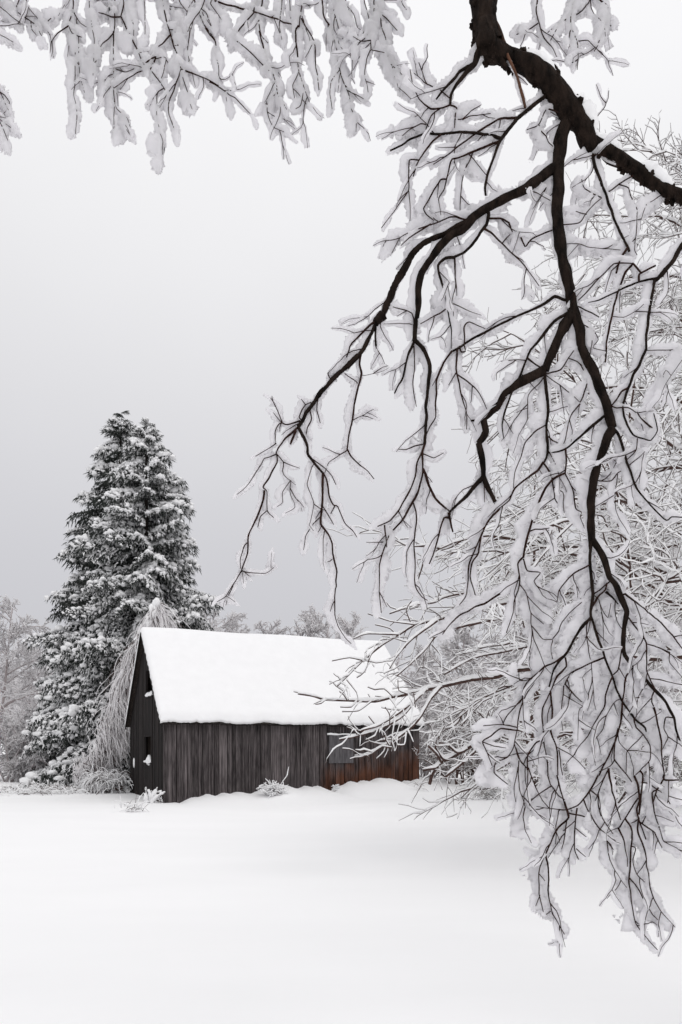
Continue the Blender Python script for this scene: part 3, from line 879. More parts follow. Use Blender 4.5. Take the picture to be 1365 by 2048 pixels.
def mound(name, label, c, w, h, n, r, dark, seed, cat_='bush', lean=0, limbs=0, cap=9.0):
    """a low heap of arching twigs weighed down by snow"""
    rng = np.random.default_rng(seed)
    t = thing(name, label, cat_, c)
    ww, dd = MB(), MB()
    P0 = np.stack([rng.normal(0, .18 * w, n), rng.normal(0, .12 * w, n), rng.uniform(.0, .75, n) * h], -1)
    d = norm(np.stack([rng.normal(lean, .8, n), rng.normal(-.1, .5, n), rng.uniform(.1, .9, n)], -1))
    strands(ww, dd, rng, P0, d, np.minimum(rng.uniform(.25, .6, n) * w, cap), r, dark, 1.5)
    if limbs:
        lm = MB()
        for _ in range(limbs):
            W_ = walk(rng, (w * .35, -.15, h * rng.uniform(.2, .5)), norm(np.array((-1, -.1, rng.uniform(-.1, .25)))), w * rng.uniform(.4, .7), .15, .08, .15)
            tube(lm, W_, np.linspace(.02, .008, len(W_)), 5)
        lm.build('limbs', M_TWIG, t, kind='stuff')
    ww.build('snow', M_SNOW, t, kind='stuff')
    if dd.n: dd.build('twigs', M_TWIG, t, kind='stuff')
    return t
def at_px(x_, y_):
    """point on the snow seen at a photo pixel: march along the ray until it goes under the snow"""
    for d in np.arange(8, 60, .02):
        p = px(x_, y_, d); g = gz(p[0], p[1])
        if p[2] <= g: break
    return (p[0], p[1], g - .02)
mound('bent_bush', 'low heap of bowed frosted twigs left of the barn gable', (px(215, 1600, 26.6)[0], 26.6, gz(-7.8, 26.6)), 1.6, .7, 620, .018, .22, 5, lean=-.5, limbs=5)
mound('tangled_bush', 'small round tangle of arching twigs on the open snow right of the barn', (*XB, gz(*XB) - .02), 1.0, .55, 170, .011, .45, 4)
c_ = at_px(262, 1624); mound('arching_weed', 'thin arching weed pressed into the snow in front of the gable', c_, .8, .22, 40, .012, .3, 6)
c_ = at_px(303, 1606); tw = mound('snowy_shoots', 'snow-plastered clump of upright shoots before the gable opening', c_, .35, .3, 30, .012, .3, 7, cat_='shoots')
ms, mk = MB(), MB()
for k in range(11):
    W_ = walk(rng, (rng.normal(0, .07), rng.normal(0, .06), -.02), norm(np.array((rng.normal(.08, .18), 0, 1))), rng.uniform(.22, .6), .05, .12, .1)
    tube(mk, W_, np.linspace(.008, .004, len(W_)), 4)
    tube(ms, W_ + (0, .02, .01), np.linspace(.05, .025, len(W_)) * (1 + .4 * lownoise(len(W_), 2)).clip(.4, 1.7), 6, .3)
mk.build('shoots', M_TWIG, tw, kind='stuff'); ms.build('snow_cap', M_SNOW, tw, kind='stuff')
c_ = at_px(321, 1606); mound('snowy_weed', 'small snowy weed at the front corner of the barn', c_, .3, .3, 26, .012, .35, 8, cat_='weed')
c_ = at_px(547, 1590); wd = mound('weed_clump', 'snow-covered weeds against the middle of the side wall, one stalk leaning up', c_, .62, .3, 200, .022, .08, 9, cat_='weeds')
S0 = np.array(c_)
stalk = np.array([(.12, .25, .1), (.24, .2, .35), (.36, .2, .52), (.40, .2, .7), (.42, .2, .78)])
mb = MB(); tube(mb, stalk, np.linspace(.008, .005, 5), 5); so = mb.build('stalk', M_TWIG, wd)
ms = MB(); P_, R_ = resample(stalk, np.linspace(.008, .005, 5), .04); snow_on(ms, P_, R_, 1, .014, 6, .3); ms.build('snow', M_SNOW, so, kind='stuff')
c_ = at_px(673, 1581); mound('snow_tuft', 'tuft of snowed-in grass at the wall below the sheet panel', c_, .22, .25, 34, .02, .0, 10, cat_='grass tuft')
c_ = at_px(836, 1580); mound('dead_weed', 'brown dead weed at the right foot of the barn wall', c_, .5, .3, 24, .010, .75, 12, cat_='weed')
c_ = at_px(60, 1590); mound('field_grass', 'snowed-under grass along the field edge at far left', (c_[0], c_[1] + 1, c_[2]), 5.0, .22, 420, .02, .25, 13, cat_='grass', cap=.4)
# ------------------------------------------------------------ the near tree whose limbs hang into the picture
TB = np.array((3.15, 3.5, 0.0)); TB[2] = gz(TB[0], TB[1])
tree = thing('overhanging_tree', 'near tree with rugged black limbs drooping into view from above, twigs fringed with rime', 'tree', tuple(TB))
rng = np.random.default_rng(2024)
REG = {'A': (700, 0, 2.0526), 'B': (700, 400, 2.0526), 'C': (700, 850, 2.0526), 'D': (865, 1300, 2.73), 'E': (400, 700, 3.3025),
       'F': (1000, 200, 3.74), 'G': (1000, 650, 3.74), 'H': (1000, 1050, 3.74), 'I': (0, 0, 3.1744), 'J': (400, 0, 3.0333)}
IDX_P, IDX_D = [], []                                      # projected points of the limbs built so far, and their depth
def project(P): return np.stack([HX + P[:, 0] / P[:, 1] * F_PX, HY - (P[:, 2] - EYE) / P[:, 1] * F_PX], -1)
TW_B, TW_R = MB(), MB()                                    # fine twigs and their rime

def wind(P):
    """the way the rime grew: downwind, away from the lane, lifting with height"""
    return norm(np.stack([0 * P[:, 0], 1 + 0 * P[:, 0], .38 * (P[:, 2] - 1.5)], -1))

def rime_on(P, R, base, k_low=4):
    """rime grown on the lee side: a ragged flattened fin along the twig"""
    n = len(P); w = wind(P)
    rr = base * (1 + .30 * lownoise(n, k_low)).clip(.4, 1.7)
    side = (-.2 + .62 * lownoise(n, 14)).clip(-.95, .8)
    lat = np.array((1., 0, 0)) * (side * rr)[:, None]
    return P + w * (R * .7 + .36 * rr + .007)[:, None] + lat, rr, w

def feathers(mb, C, rr, dens):
    """ragged crystals on the rime's outline"""
    n = len(C)
    m = int(n * dens)
    if m < 1: return
    k = rng.integers(0, n, m)
    a = rng.uniform(0, 2 * np.pi, m)
    d = np.stack([np.cos(a), rng.normal(.05, .12, m), np.sin(a)], -1)
    p = C[k] + d * (rr[k] * .75)[:, None]
    L = rr[k] * rng.uniform(.2, .5, m); w = rr[k] * rng.uniform(.10, .22, m)
    s1 = norm(np.cross(d, rng.normal(0, 1, (m, 3)))); s2 = np.cross(d, s1)
    V = np.stack([p + s1 * w[:, None], p - s1 * w[:, None] * .6 + s2 * w[:, None] * .8, p - s1 * w[:, None] * .6 - s2 * w[:, None] * .8, p + d * L[:, None]], 1).reshape(-1, 3)
    i = np.arange(m)[:, None] * 4
    T = np.concatenate([i + np.array([[0, 1, 3]]), i + np.array([[1, 2, 3]]), i + np.array([[2, 0, 3]])])
    mb.add(V, None, T)

def add_limb(P, R, name, mbark, rime_base, feather=1.2, kk=5, jit=.10, register=True, sides=8, tipext=0):
    """one limb with its rime; P in world coordinates"""
    mb = MB()
    tube(mb, P - TB, R, sides, jit, smooth=7 if sides > 9 else 0)
    o = mb.build(name, mbark, tree)
    if rime_base is not None:
        ms = MB()
        P2, R2 = P, R
        if tipext:
            e = norm(P[-1] - P[-3] + np.array([0, 0, -.4]) * np.linalg.norm(P[-1] - P[-3]))
            m = max(2, int(tipext / .006))
            P2 = np.concatenate([P, P[-1] + e * (np.arange(1, m + 1)[:, None] * .006)]); R2 = np.concatenate([R, np.full(m, R[-1])])
            rime_base = np.concatenate([rime_base, np.full(m, rime_base[-1])]) if np.ndim(rime_base) else rime_base
        C, rr, wv = rime_on(P2, R2, rime_base, kk)
        m_ = min(6, n_ := len(rr)); rr[-m_:] *= np.linspace(1, .35, m_)
        tube(ms, C - TB, rr, 11, .26, flat=wv, k=.80)
        feathers(ms, C - TB, rr, feather)
        ms.build('rime', M_RIME, o, kind='stuff')
    if register:
        IDX_P.append(project(P)); IDX_D.append(P[:, 1])
    return o

# trunk and main limbs out of the picture
def free(pts, r0, r1, name, rime=None, step=.05):
    P = np.array(pts, float); R = np.linspace(r0, r1, len(P))
    P, R = resample(P, R, step)
    P[1:-1] += rng.normal(0, .004, (len(P) - 2, 3))
    return add_limb(P, R, name, M_BARK, rime)
free([(3.15, 3.5, TB[2] - .2), (3.1, 3.48, 1.2), (3.12, 3.45, 2.4), (3.0, 3.4, 3.6), (2.6, 3.25, 4.6), (2.0, 3.05, 5.15)], .24, .12, 'trunk')
free([(3.0, 3.4, 3.6), (3.4, 3.8, 4.8), (3.5, 4.2, 6.0)], .14, .06, 'limb', .05)
free([(2.6, 3.25, 4.6), (1.6, 3.2, 5.35), (.6, 3.1, 5.35), (-.4, 3.05, 5.12), (-1.2, 3.0, 4.85), (-1.9, 3.0, 4.6), (-2.3, 3.0, 4.35)], .085, .02, 'limb', .05)
free([(2.6, 3.1, 4.5), (2.3, 2.75, 3.9), (2.0, 2.6, 3.2)], .06, .03, 'limb', .045)

def curtain(q):
    return .13 * np.sin(q[:, 0] / 210 + .6) * np.cos(q[:, 1] / 330) + .10 * np.sin(q[:, 1] / 400 + q[:, 0] / 500)

def trace(reg, w0, w1, pts, name='branch', bark=None, tol=75, rime=None, droop=True, slope=None):
    ox, oy, s = REG[reg]
    q = np.array(pts, float) / s + np.array((ox, oy))
    AP = np.concatenate(IDX_P); AD = np.concatenate(IDX_D)
    dist = np.hypot(*(AP - q[0]).T); k = int(np.argmin(dist))
    d0 = AD[k]
    if dist[k] > 4: q = np.concatenate([[AP[k]], q]) if dist[k] > 9 else np.concatenate([[AP[k]], q[1:]])
    seg = np.concatenate([[0], np.cumsum(np.hypot(*np.diff(q, axis=0).T))])
    Lm = seg / F_PX * d0
    # the drooping boughs spread as one loose curtain that bellies in depth
    dev = rng.uniform(-.03, .03) if slope is None else slope * .15
    tgt = (3.02 + .45 * curtain(q) if reg in 'IJ' else 2.6 + curtain(q)) + rng.uniform(-.008, .008)
    bl = sstep(0, .14, Lm)
    d = d0 * (1 - bl) + tgt * bl + dev * Lm
    P = np.stack([(q[:, 0] - HX) / F_PX * d, d, EYE - (q[:, 1] - HY) / F_PX * d], -1)
    if w0 / s < 9: w0, w1 = w0 * .88, w1 * .74
    elif w0 / s < 16: w0, w1 = w0 * .97, w1 * .92
    R = np.linspace(w0, w1, len(q)) / 2 / s / F_PX * d
    wp = w0 / s
    P, R = resample(P, R, .0065 if wp < 20 else .010)
    if wp > 20:                                            # old bark: knobs and a wandering width
        R = R * (1 + .07 * lownoise(len(R), 3))
    else:
        R = R * (1 + .10 * lownoise(len(R), 6)).clip(.7, 1.3)
    P = P + np.stack([lownoise(len(P), 5), lownoise(len(P), 5), lownoise(len(P), 5)], -1) * (.0011 + .02 * R.mean())
    x, y = q[:, 0].mean(), q[:, 1].mean()
    if rime is None:
        if reg in 'IJ': base = rng.uniform(8, 13)
        elif y > 1150 and x > 930: base = rng.uniform(10.5, 16)
        elif reg == 'E': base = rng.uniform(5.5, 9)
        else: base = rng.uniform(8, 13)
        if q[-1][1] > 1640: base = rng.uniform(11, 15)
    else: base = rime
    wpx = R / d.mean() * F_PX * 2
    if rime is None:
        b = np.where(wpx < 7, base, np.where(wpx < 18, wpx * .5 + base * .55, wpx * .42 + 2.5))
    else: b = np.full(len(R), float(rime))
    add_limb(P, R, name, bark or (M_TWIGBARK if wp < 5.5 else M_BARK), b / F_PX * d.mean(), 5.5 if wp < 12 else 1.5, 6, .10 if wp < 20 else .16, sides=6 if wp < 12 else 10,
             tipext=(rng.uniform(5, 16) if reg not in 'IJ' else rng.uniform(8, 40)) / F_PX * d0 if wp < 10 else 0)
    if wp < 13:
        sprout(P, R, 1.0 if reg not in 'E' else .6, big=(reg in 'IJ'), lmax=.5 if reg == 'E' else 1.0)
    elif wp < 30: sprout(P, R, .35)
    return P

def sprout(P, R, dens, big=False, lmax=1.0):
    """fine rimed twigs along a branch"""
    n = len(P); i = int(rng.integers(4, 12))
    while i < n - 2:
        t = norm(P[min(i + 2, n - 1)] - P[max(i - 2, 0)])
        if rng.random() < dens * .36:
            y = np.array((rng.normal(0, .15), 1.0, rng.normal(0, .15))); y -= t * y.dot(t); y /= np.linalg.norm(y)
            b = np.cross(t, y) * rng.choice([-1, 1])
            a = rng.uniform(.4, 1.1)
            d = t * math.cos(a) + b * math.sin(a) + y * rng.uniform(-.03, .14)
            d[2] -= .25
            L = rng.uniform(.04, .17) * lmax
            W_ = walk(rng, P[i], norm(d), L, .016, .19, .14); W_[:, 1] = P[i, 1] + (W_[:, 1] - P[i, 1]) * .5
            rr = np.linspace(.0018, .0008, len(W_))
            tube(TW_B, W_ - TB, rr, 4)
            C, r2, wv = rime_on(W_, rr, (rng.uniform(.005, .010) if not big else rng.uniform(.008, .014)), 3)
            r2[-1] *= .6
            tube(TW_R, C - TB, r2, 8, .3, flat=wv, k=.80)
            feathers(TW_R, C - TB, r2, 3)
            if L > .07 and rng.random() < .5:
                W2 = walk(rng, W_[len(W_) // 2], norm(d + rng.normal(0, .6, 3)), L * .6, .014, .16, .1)
                rr = np.linspace(.0012, .0006, len(W2)); tube(TW_B, W2 - TB, rr, 4)
                C, r2, wv = rime_on(W2, rr, .010, 3); tube(TW_R, C - TB, r2, 8, .3, flat=wv, k=.80); feathers(TW_R, C - TB, r2, 2.5)
        i += int(rng.integers(6, 15))

def T(reg, w0, w1, *p, **k): return trace(reg, w0, w1, [tuple(p[i:i + 2]) for i in range(0, len(p), 2)], **k)

# --- main limb entering from the top, its bend and the arm leaving at the right
P = np.array([px(x_, y_, d_) for x_, y_, d_ in ((968, -260, 2.75), (966, -120, 2.65), (968, 0, 2.6), (968, 50, 2.6), (976, 98, 2.6), (1012, 112, 2.6), (1068, 138, 2.6), (1112, 178, 2.6), (1140, 218, 2.6), (1162, 252, 2.6), (1180, 286, 2.6), (1212, 302, 2.6), (1258, 328, 2.6), (1298, 358, 2.6), (1338, 385, 2.6), (1385, 397, 2.6), (1500, 430, 2.58), (1640, 520, 2.55))])
P = np.concatenate([[(1.55, 3.15, 5.35)], [(.9, 2.95, 5.0)], P])
w = np.array([60, 60, 60, 58, 56, 54, 55, 42, 44, 48, 50, 42, 36, 30, 28, 30, 31, 28, 25, 16])
P, R = resample(P, w * .93 / 2 / F_PX * P[:, 1], .012)
R = R * (1 + .07 * lownoise(len(R), 2.5)); P = P + .002 * np.stack([lownoise(len(P), 4) for _ in range(3)], -1)
o = add_limb(P, R, 'limb', M_BARK, None, jit=.13, sides=12)
# bark knobs and torn plates on the limb, snow along its upper side
mb, ms = MB(), MB()
for k in range(460):
    i = int(len(P) * rng.uniform(.03, .98)); i = min(max(i, 2), len(P) - 3); a = rng.uniform(0, 6.28)
    v = norm(np.array([math.cos(a), rng.normal(0, .3), math.sin(a)])); tn = norm(P[i + 1] - P[i - 1]); v = norm(v - tn * v.dot(tn))
    q_ = P[i] - TB + v * R[i] * .96 + tn * rng.uniform(-.008, .008)
    r_ = rng.uniform(.003, .0095)
    blob(mb, q_, (r_, r_ * .9, r_ * 1.5), .4)
mb.build('bark', M_BARK, o, smooth=False, kind='stuff')
sel = [i for i in range(0, len(P), 1) if project(P[i:i + 1])[0][0] > 985 and project(P[i:i + 1])[0][1] > -40 and P[i, 2] < 4.1]
Ps, Rs = P[sel], R[sel]
t_ = norm(np.gradient(Ps, axis=0)); up = np.array((.55, .35, .9)); up = up - t_ * (t_ @ up)[:, None]; up = norm(up)
h = (.016 + .011 * lownoise(len(Ps), 5)).clip(.003, .04) * np.interp(np.arange(len(Ps)), [0, 15, len(Ps)], [.4, 1.1, 1.0])
tube(ms, Ps - TB + up * (Rs * .72 + h * .5)[:, None], Rs * .45 + h, 9, .16)
ms.build('snow', M_SNOW, o, kind='stuff')
# ragged stub hanging beside the bend
T('A', 92, 70, 560, -40, 552, 60, 552, 130, 560, 205, rime=4)
T('A', 34, 24, 575, 180, 610, 235, 640, 275, rime=3)

# --- hanging main stem
T('F', 95, 64, 520, 130, 470, 250, 445, 380, 435, 500, 438, 640, 433, 780, 440, 950, 455, 1100, 485, 1250, 520, 1400, 555, 1560, 600, 1710, 615, 1850, 690, 2000, 750, 2150, 810, 2320, 845, 2450, slope=-.05, name='limb')
T('G', 68, 56, 845, 770, 790, 880, 745, 1010, 705, 1160, 683, 1300, 683, 1480, 688, 1610, slope=.02, name='limb')
T('H', 30, 16, 680, 120, 675, 250, 690, 450, 695, 520, 680, 680, 740, 850, 790, 1000, 850, 1150, 915, 1320, 1000, 1430, 1090, 1520, 1095, 1570, slope=-.06)
T('H', 48, 12, 705, 110, 730, 160, 790, 270, 820, 390, 880, 480, 925, 580, 948, 650, 930, 760, 925, 900, 940, 980, 1000, 1065, 1080, 1140, 1140, 1215, 1210, 1280, 1260, 1370, 1300, 1440, 1320, 1540, 1365, 1660, 1420, 1760, slope=.08)

# --- A
T('A', 30, 9, 528, 215, 518, 255, 480, 300, 435, 350, 420, 385, 412, 430)
T('A', 8, 5, 412, 430, 375, 442, 330, 448, 285, 410, 260, 350, 247, 285)
T('A', 16, 11, 520, 255, 455, 290, 410, 345, 372, 385, 352, 408)
T('A', 9, 5, 412, 430, 440, 445, 432, 490, 430, 525)
T('A', 6, 4, 432, 490, 462, 490, 500, 455, 540, 430)
T('A', 6, 4, 462, 490, 520, 473, 578, 470)
T('A', 7, 6, 375, 442, 335, 475, 312, 530)
T('A', 6, 5, 312, 515, 290, 508, 245, 530, 218, 558)
T('A', 6, 5, 405, 410, 370, 370, 318, 348, 300, 305, 285, 258)
T('A', 18, 14, 600, 95, 630, 165, 660, 250, 685, 310, 705, 370, 722, 440, name='broken_twig', bark=M_DEADBARK, rime=5, slope=-.5)
T('A', 22, 8, 820, 385, 800, 395, 745, 440, 690, 485, 650, 530, 615, 580, 590, 650, 568, 710, 556, 770, 558, 800)
T('A', 12, 5, 690, 485, 640, 482, 580, 505, 520, 545, 450, 600, 390, 645, 345, 675)
T('A', 14, 8, 625, 570, 575, 550, 520, 548, 450, 543, 375, 552, 300, 550, 250, 570, 215, 598, 165, 618)
T('A', 9, 6, 375, 552, 330, 590, 295, 640, 270, 680, 260, 725)
T('A', 12, 4, 615, 578, 550, 605, 480, 632, 418, 655, 405, 710, 388, 770, 365, 820, 375, 885)
T('A', 7, 4, 285, 655, 245, 658, 240, 720, 242, 780, 205, 835, 165, 890, 132, 935)
T('A', 5, 4, 242, 785, 248, 840, 248, 905)
T('A', 8, 5, 392, 735, 370, 735, 350, 770, 325, 820, 303, 855, 315, 880, 345, 905)
T('A', 5, 4, 510, 625, 475, 690, 460, 750, 452, 850, 452, 935)
T('A', 5, 4, 490, 640, 530, 680, 560, 720)
T('A', 9, 5, 830, 412, 800, 455, 775, 515, 725, 535)
T('A', 6, 5, 775, 515, 800, 560, 835, 600)
T('A', 10, 8, 870, 470, 815, 445)
T('A', 7, 5, 770, -80, 770, 0, 765, 50, 780, 110, 800, 155, 830, 190, 855, 240)
T('A', 6, 5, 775, 95, 735, 120, 685, 142)
T('A', 8, 4, 935, -90, 925, -10, 908, 60, 910, 110, 930, 170, 938, 230, 935, 285)
T('A', 7, 4, 1000, -60, 980, 15, 940, 55, 880, 85, 850, 120, 825, 165)
T('A', 7, 5, 1000, -30, 1035, 0, 1060, 25, 1050, 95, 1025, 165, 1005, 210)
T('A', 5, 4, 1050, 95, 1072, 106)
T('A', 6, 4, 930, 168, 978, 167, 1005, 195, 1038, 225)
T('A', 5, 4, 1000, 520, 1018, 478, 1050, 435, 1065, 375, rime=1.2)
T('A', 16, 12, 790, 250, 840, 270, 862, 300, 860, 325, rime=4)
# --- left arm
T('A', 44, 20, 835, 688, 780, 730, 720, 775, 660, 805, 600, 830, 550, 860, 510, 890, 465, 940, 420, 965, 370, 1010, 330, 1071, 295, 1121, 278, 1191, 278, 1271, 270, 1341, 265, 1396, slope=.05)
T('B', 20, 12, 265, 575, 300, 610, 325, 680, 322, 760, 312, 850, 312, 950, 308, 1000)
T('C', 12, 5, 308, 76, 300, 110, 300, 170, 295, 220, 270, 300, 215, 390, 165, 445, 148, 490, 130, 540, 122, 600, 122, 680, 128, 770)
T('C', 9, 7, 296, 75, 278, 150, 270, 210, 240, 280, 205, 345, 165, 390, 115, 415)
T('C', 8, 5, 140, 410, 148, 460, 150, 500)
T('C', 12, 10, 300, 175, 320, 240, 350, 300, 385, 335, 410, 355)
T('C', 12, 7, 405, 358, 415, 400, 425, 440)
T('C', 8, 5, 262, 320, 275, 390, 265, 460, 268, 560, 270, 660, 295, 705, 320, 720)
T('C', 12, 6, 388, 380, 370, 440, 350, 510, 328, 570)
T('C', 7, 4, 300, 80, 265, 85, 230, 100, 195, 95)
T('C', 6, 4, 308, 120, 345, 135, 385, 112)
T('B', 14, 8, 265, 580, 240, 630, 225, 700, 210, 745, 180, 795)
T('B', 7, 4, 262, 600, 265, 680, 260, 760, 270, 850)
T('B', 24, 32, 500, 85, 440, 110, 390, 140, 345, 160, 300, 180, 255, 220, 220, 290, 190, 340, 160, 410, 135, 470, 112, 500, rime=7, slope=.12)
T('B', 44, 34, 135, 470, 118, 490, 105, 505, rime=7)
T('B', 14, 10, 108, 500, 105, 530, 108, 598, rime=5)
T('B', 10, 7, 110, 500, 85, 510, 30, 565, 0, 600, -12, 650)
T('B', 18, 22, 108, 505, 75, 575, 45, 630, 15, 660, -10, 685)
T('E', 34, 26, 1050, 35, 950, 125, 860, 215, 790, 300, 720, 400, 650, 510)
T('E', 18, 12, 1063, 20, 1060, 100, 1070, 155, 1045, 250, 1020, 370, 1005, 470, 985, 570, 975, 650)
T('E', 13, 8, 975, 650, 1000, 700, 1060, 760, 1110, 800, 1145, 855)
T('E', 9, 5, 975, 665, 920, 700, 855, 740, 830, 810)
T('E', 7, 4, 1005, 465, 1070, 435, 1110, 410, 1150, 390)
T('E', 5, 4, 1110, 415, 1170, 445)
T('E', 5, 3, 1068, 160, 1090, 170, 1160, 155, 1210, 135, 1248, 118, rime=1.2)
T('E', 8, 7, 1045, 220, 1030, 205, 1000, 185, 960, 160)
T('E', 24, 20, 650, 510, 690, 580, 710, 640, 712, 690, 760, 750, 815, 810)
T('E', 18, 6, 815, 810, 812, 900, 808, 1030, 803, 1155, 850, 1220, 878, 1280, 880, 1340, 898, 1425, 905, 1470, 900, 1520, 905, 1560, 890, 1640, 892, 1750, 920, 1830, 960, 1900, 1000, 1935)
T('E', 14, 7, 815, 810, 840, 860, 855, 950, 880, 1020, 912, 1030, 960, 1145, 1010, 1190, 1040, 1235)
T('E', 10, 8, 885, 1040, 865, 1080)
T('E', 10, 8, 812, 1035, 850, 1095, 885, 1155)
T('E', 9, 5, 803, 1095, 745, 1150, 700, 1230, 685, 1320)
T('E', 8, 6, 803, 1160, 778, 1205)
T('E', 7, 4, 825, 1190, 812, 1300, 815, 1380, 822, 1450)
T('E', 7, 5, 878, 1380, 838, 1405)
T('E', 9, 6, 735, 715, 820, 780, 870, 830, 898, 890)
T('E', 8, 5, 760, 750, 745, 770, 710, 880, 740, 960, 755, 1020, 735, 1130, 725, 1160, 750, 1195)
T('E', 17, 10, 645, 515, 570, 580, 530, 630, 505, 685)
T('E', 10, 5, 505, 685, 550, 740, 548, 800, 580, 850, 630, 890)
T('E', 10, 8, 505, 685, 430, 715, 398, 765)
T('E', 8, 5, 398, 765, 385, 795, 330, 870, 250, 955)
T('E', 14, 8, 505, 690, 510, 745, 460, 840, 418, 905, 445, 935, 445, 1060, 490, 1110)
T('E', 8, 6, 445, 1060, 400, 1100, 380, 1175)
T('E', 18, 10, 425, 925, 420, 985, 395, 1060, 360, 1140, 325, 1230, 318, 1340, 290, 1410, 275, 1450)
T('E', 9, 6, 275, 1450, 240, 1530, 175, 1620, 115, 1670)
T('E', 5, 4, 175, 1625, 235, 1662)
T('E', 9, 5, 275, 1455, 330, 1470, 430, 1475, 490, 1435)
T('E', 5, 4, 470, 1440, 475, 1335)
T('E', 8, 7, 318, 1275, 300, 1290, 270, 1370, 270, 1440)
T('E', 6, 4, 280, 1460, 330, 1500)
T('E', 5, 4, 275, 1465, 290, 1540)
T('E', 13, 7, 665, 468, 580, 490, 540, 480, 510, 510, 495, 550, 500, 620)
T('E', 8, 6, 545, 480, 515, 400, 490, 350, 465, 320)
T('E', 7, 6, 540, 475, 485, 415)
T('E', 11, 8, 675, 470, 655, 440, 695, 365, 740, 345)
T('E', 7, 5, 695, 360, 668, 325)
T('E', 9, 7, 870, 205, 850, 160, 875, 130, 890, 135)
T('E', 7, 6, 505, 615, 475, 635, 420, 670, 370, 700)
T('E', 10, 8, 795, 310, 775, 400, 795, 480)
T('E', 11, 9, 735, 400, 740, 450, 720, 500, 700, 555)
T('E', 20, 18, 635, 535, 625, 560, 598, 620)
T('E', 6, 5, 545, 940, 545, 1010, 512, 1038)
T('E', 6, 5, 600, 860, 600, 950, 630, 1040, 565, 1078)
# --- B
T('B', 17, 15, 565, 35, 570, 60, 560, 100, 520, 160, 470, 215, 430, 238)
T('B', 15, 5, 430, 238, 395, 240, 362, 270, 380, 340, 395, 400, 405, 450, 415, 530, 418, 610)
T('B', 9, 5, 432, 238, 430, 300, 440, 390)
T('B', 7, 3, 395, 405, 430, 425, 480, 450, 540, 475)
T('B', 7, 5, 395, 450, 340, 480, 290, 510)
T('B', 11, 9, 570, 75, 620, 75, 655, 95)
T('B', 8, 8, 655, 95, 670, 130, 700, 150, 720, 190, 745, 160, 800, 135, 832, 120)
T('B', 10, 4, 565, 120, 610, 165, 650, 205, 700, 250, 740, 300, 775, 350)
T('B', 5, 4, 635, 170, 660, 140)
T('B', 9, 4, 510, 75, 470, 76, 410, 70, 350, 95, 260, 125, 205, 155, 170, 220)
T('B', 7, 5, 330, 100, 245, 155, 212, 190)
T('B', 15, 11, 895, 415, 880, 408, 840, 398, 780, 435, 680, 480, 580, 530, 490, 580, 420, 620)
T('B', 11, 5, 420, 620, 385, 670, 358, 740, 352, 830, 352, 890, 330, 930, 312, 970)
T('B', 9, 4, 440, 610, 438, 700, 450, 770, 480, 870, 482, 940)
T('B', 7, 4, 455, 715, 510, 765, 545, 820, 562, 860)
T('B', 6, 4, 438, 710, 405, 760)
T('B', 8, 4, 470, 590, 470, 520, 490, 500, 555, 530)
T('B', 9, 7, 450, 600, 458, 625, 475, 622, 470, 597)
T('B', 44, 30, 920, 465, 870, 540, 835, 620, 800, 700, slope=-.1)
T('B', 38, 26, 800, 700, 740, 730, 690, 755, 640, 790, 610, 840, 570, 880, 550, 900, 560, 950, 530, 1000)
T('C', 28, 16, 530, 76, 545, 140, 550, 210, 570, 260, 598, 315)
T('C', 20, 10, 550, 210, 500, 265, 460, 310, 412, 355)
T('B', 16, 13, 550, 902, 497, 908)
T('C', 6, 4, 552, 215, 552, 318)
T('B', 15, 6, 905, 455, 840, 500, 780, 570, 730, 640, 700, 720, 670, 780, 640, 860, 625, 920, 635, 980)
T('B', 9, 8, 730, 650, 785, 690)
T('B', 5, 4, 722, 657, 690, 657, 620, 660, rime=1.5)
T('B', 8, 5, 270, 545, 255, 465, 175, 440)
# --- G
T('G', 30, 22, 335, 345, 345, 480, 362, 640, 350, 760, 355, 900, 345, 985, 325, 1030)
T('G', 18, 10, 325, 1030, 360, 1080, 390, 1150, 405, 1210, 408, 1290, 430, 1330)
T('G', 10, 8, 405, 1210, 470, 1250, 470, 1330, 480, 1405)
T('G', 22, 12, 325, 1030, 280, 1090, 190, 1160, 110, 1220, 70, 1310, 0, 1370)
T('C', 10, 6, 616, 341, 570, 390, 540, 450, 530, 520, 505, 560, 495, 620, 520, 710)
T('C', 9, 5, 545, 440, 520, 500, 490, 570, 485, 640, 480, 690, 450, 740)
T('G', 26, 14, 790, 660, 765, 690, 690, 760, 600, 840, 490, 920, 440, 945, 360, 960)
T('G', 16, 8, 490, 925, 498, 1010, 490, 1110, 520, 1180, 550, 1260, 565, 1370, 610, 1400, 600, 1440, 635, 1520)
T('G', 20, 24, 490, 1100, 400, 1150, 340, 1220, 290, 1330, 250, 1430, 215, 1550, 190, 1660, 170, 1740)
T('H', 15, 8, 170, 244, 135, 290, 150, 400, 140, 490, 105, 580, 100, 660, 50, 800)
T('H', 12, 7, 175, 250, 205, 345, 300, 355, 260, 415, 300, 480, 320, 520, 360, 550)
T('H', 11, 6, 150, 450, 200, 520, 235, 650, 330, 740)
T('H', 9, 5, 200, 520, 260, 590, 340, 660, 410, 710)
T('H', 10, 8, 140, 410, 60, 460, 0, 515)
T('C', 9, 6, 616, 693, 560, 730, 460, 775, 420, 810, 380, 860)
T('H', 9, 6, 235, 655, 240, 750, 255, 850, 300, 960, 340, 1060, 380, 1110)
T('H', 9, 8, 240, 755, 325, 855, 395, 855, 385, 905, 395, 1005)
T('H', 9, 9, 395, 855, 440, 800, 470, 720, 545, 640, 615, 575)
T('G', 13, 11, 215, 1555, 270, 1530, 375, 1520)
T('G', 7, 5, 295, 1080, 335, 1145)
T('G', 13, 8, 340, 750, 260, 800, 190, 880, 160, 990, 115, 1100, 100, 1220)
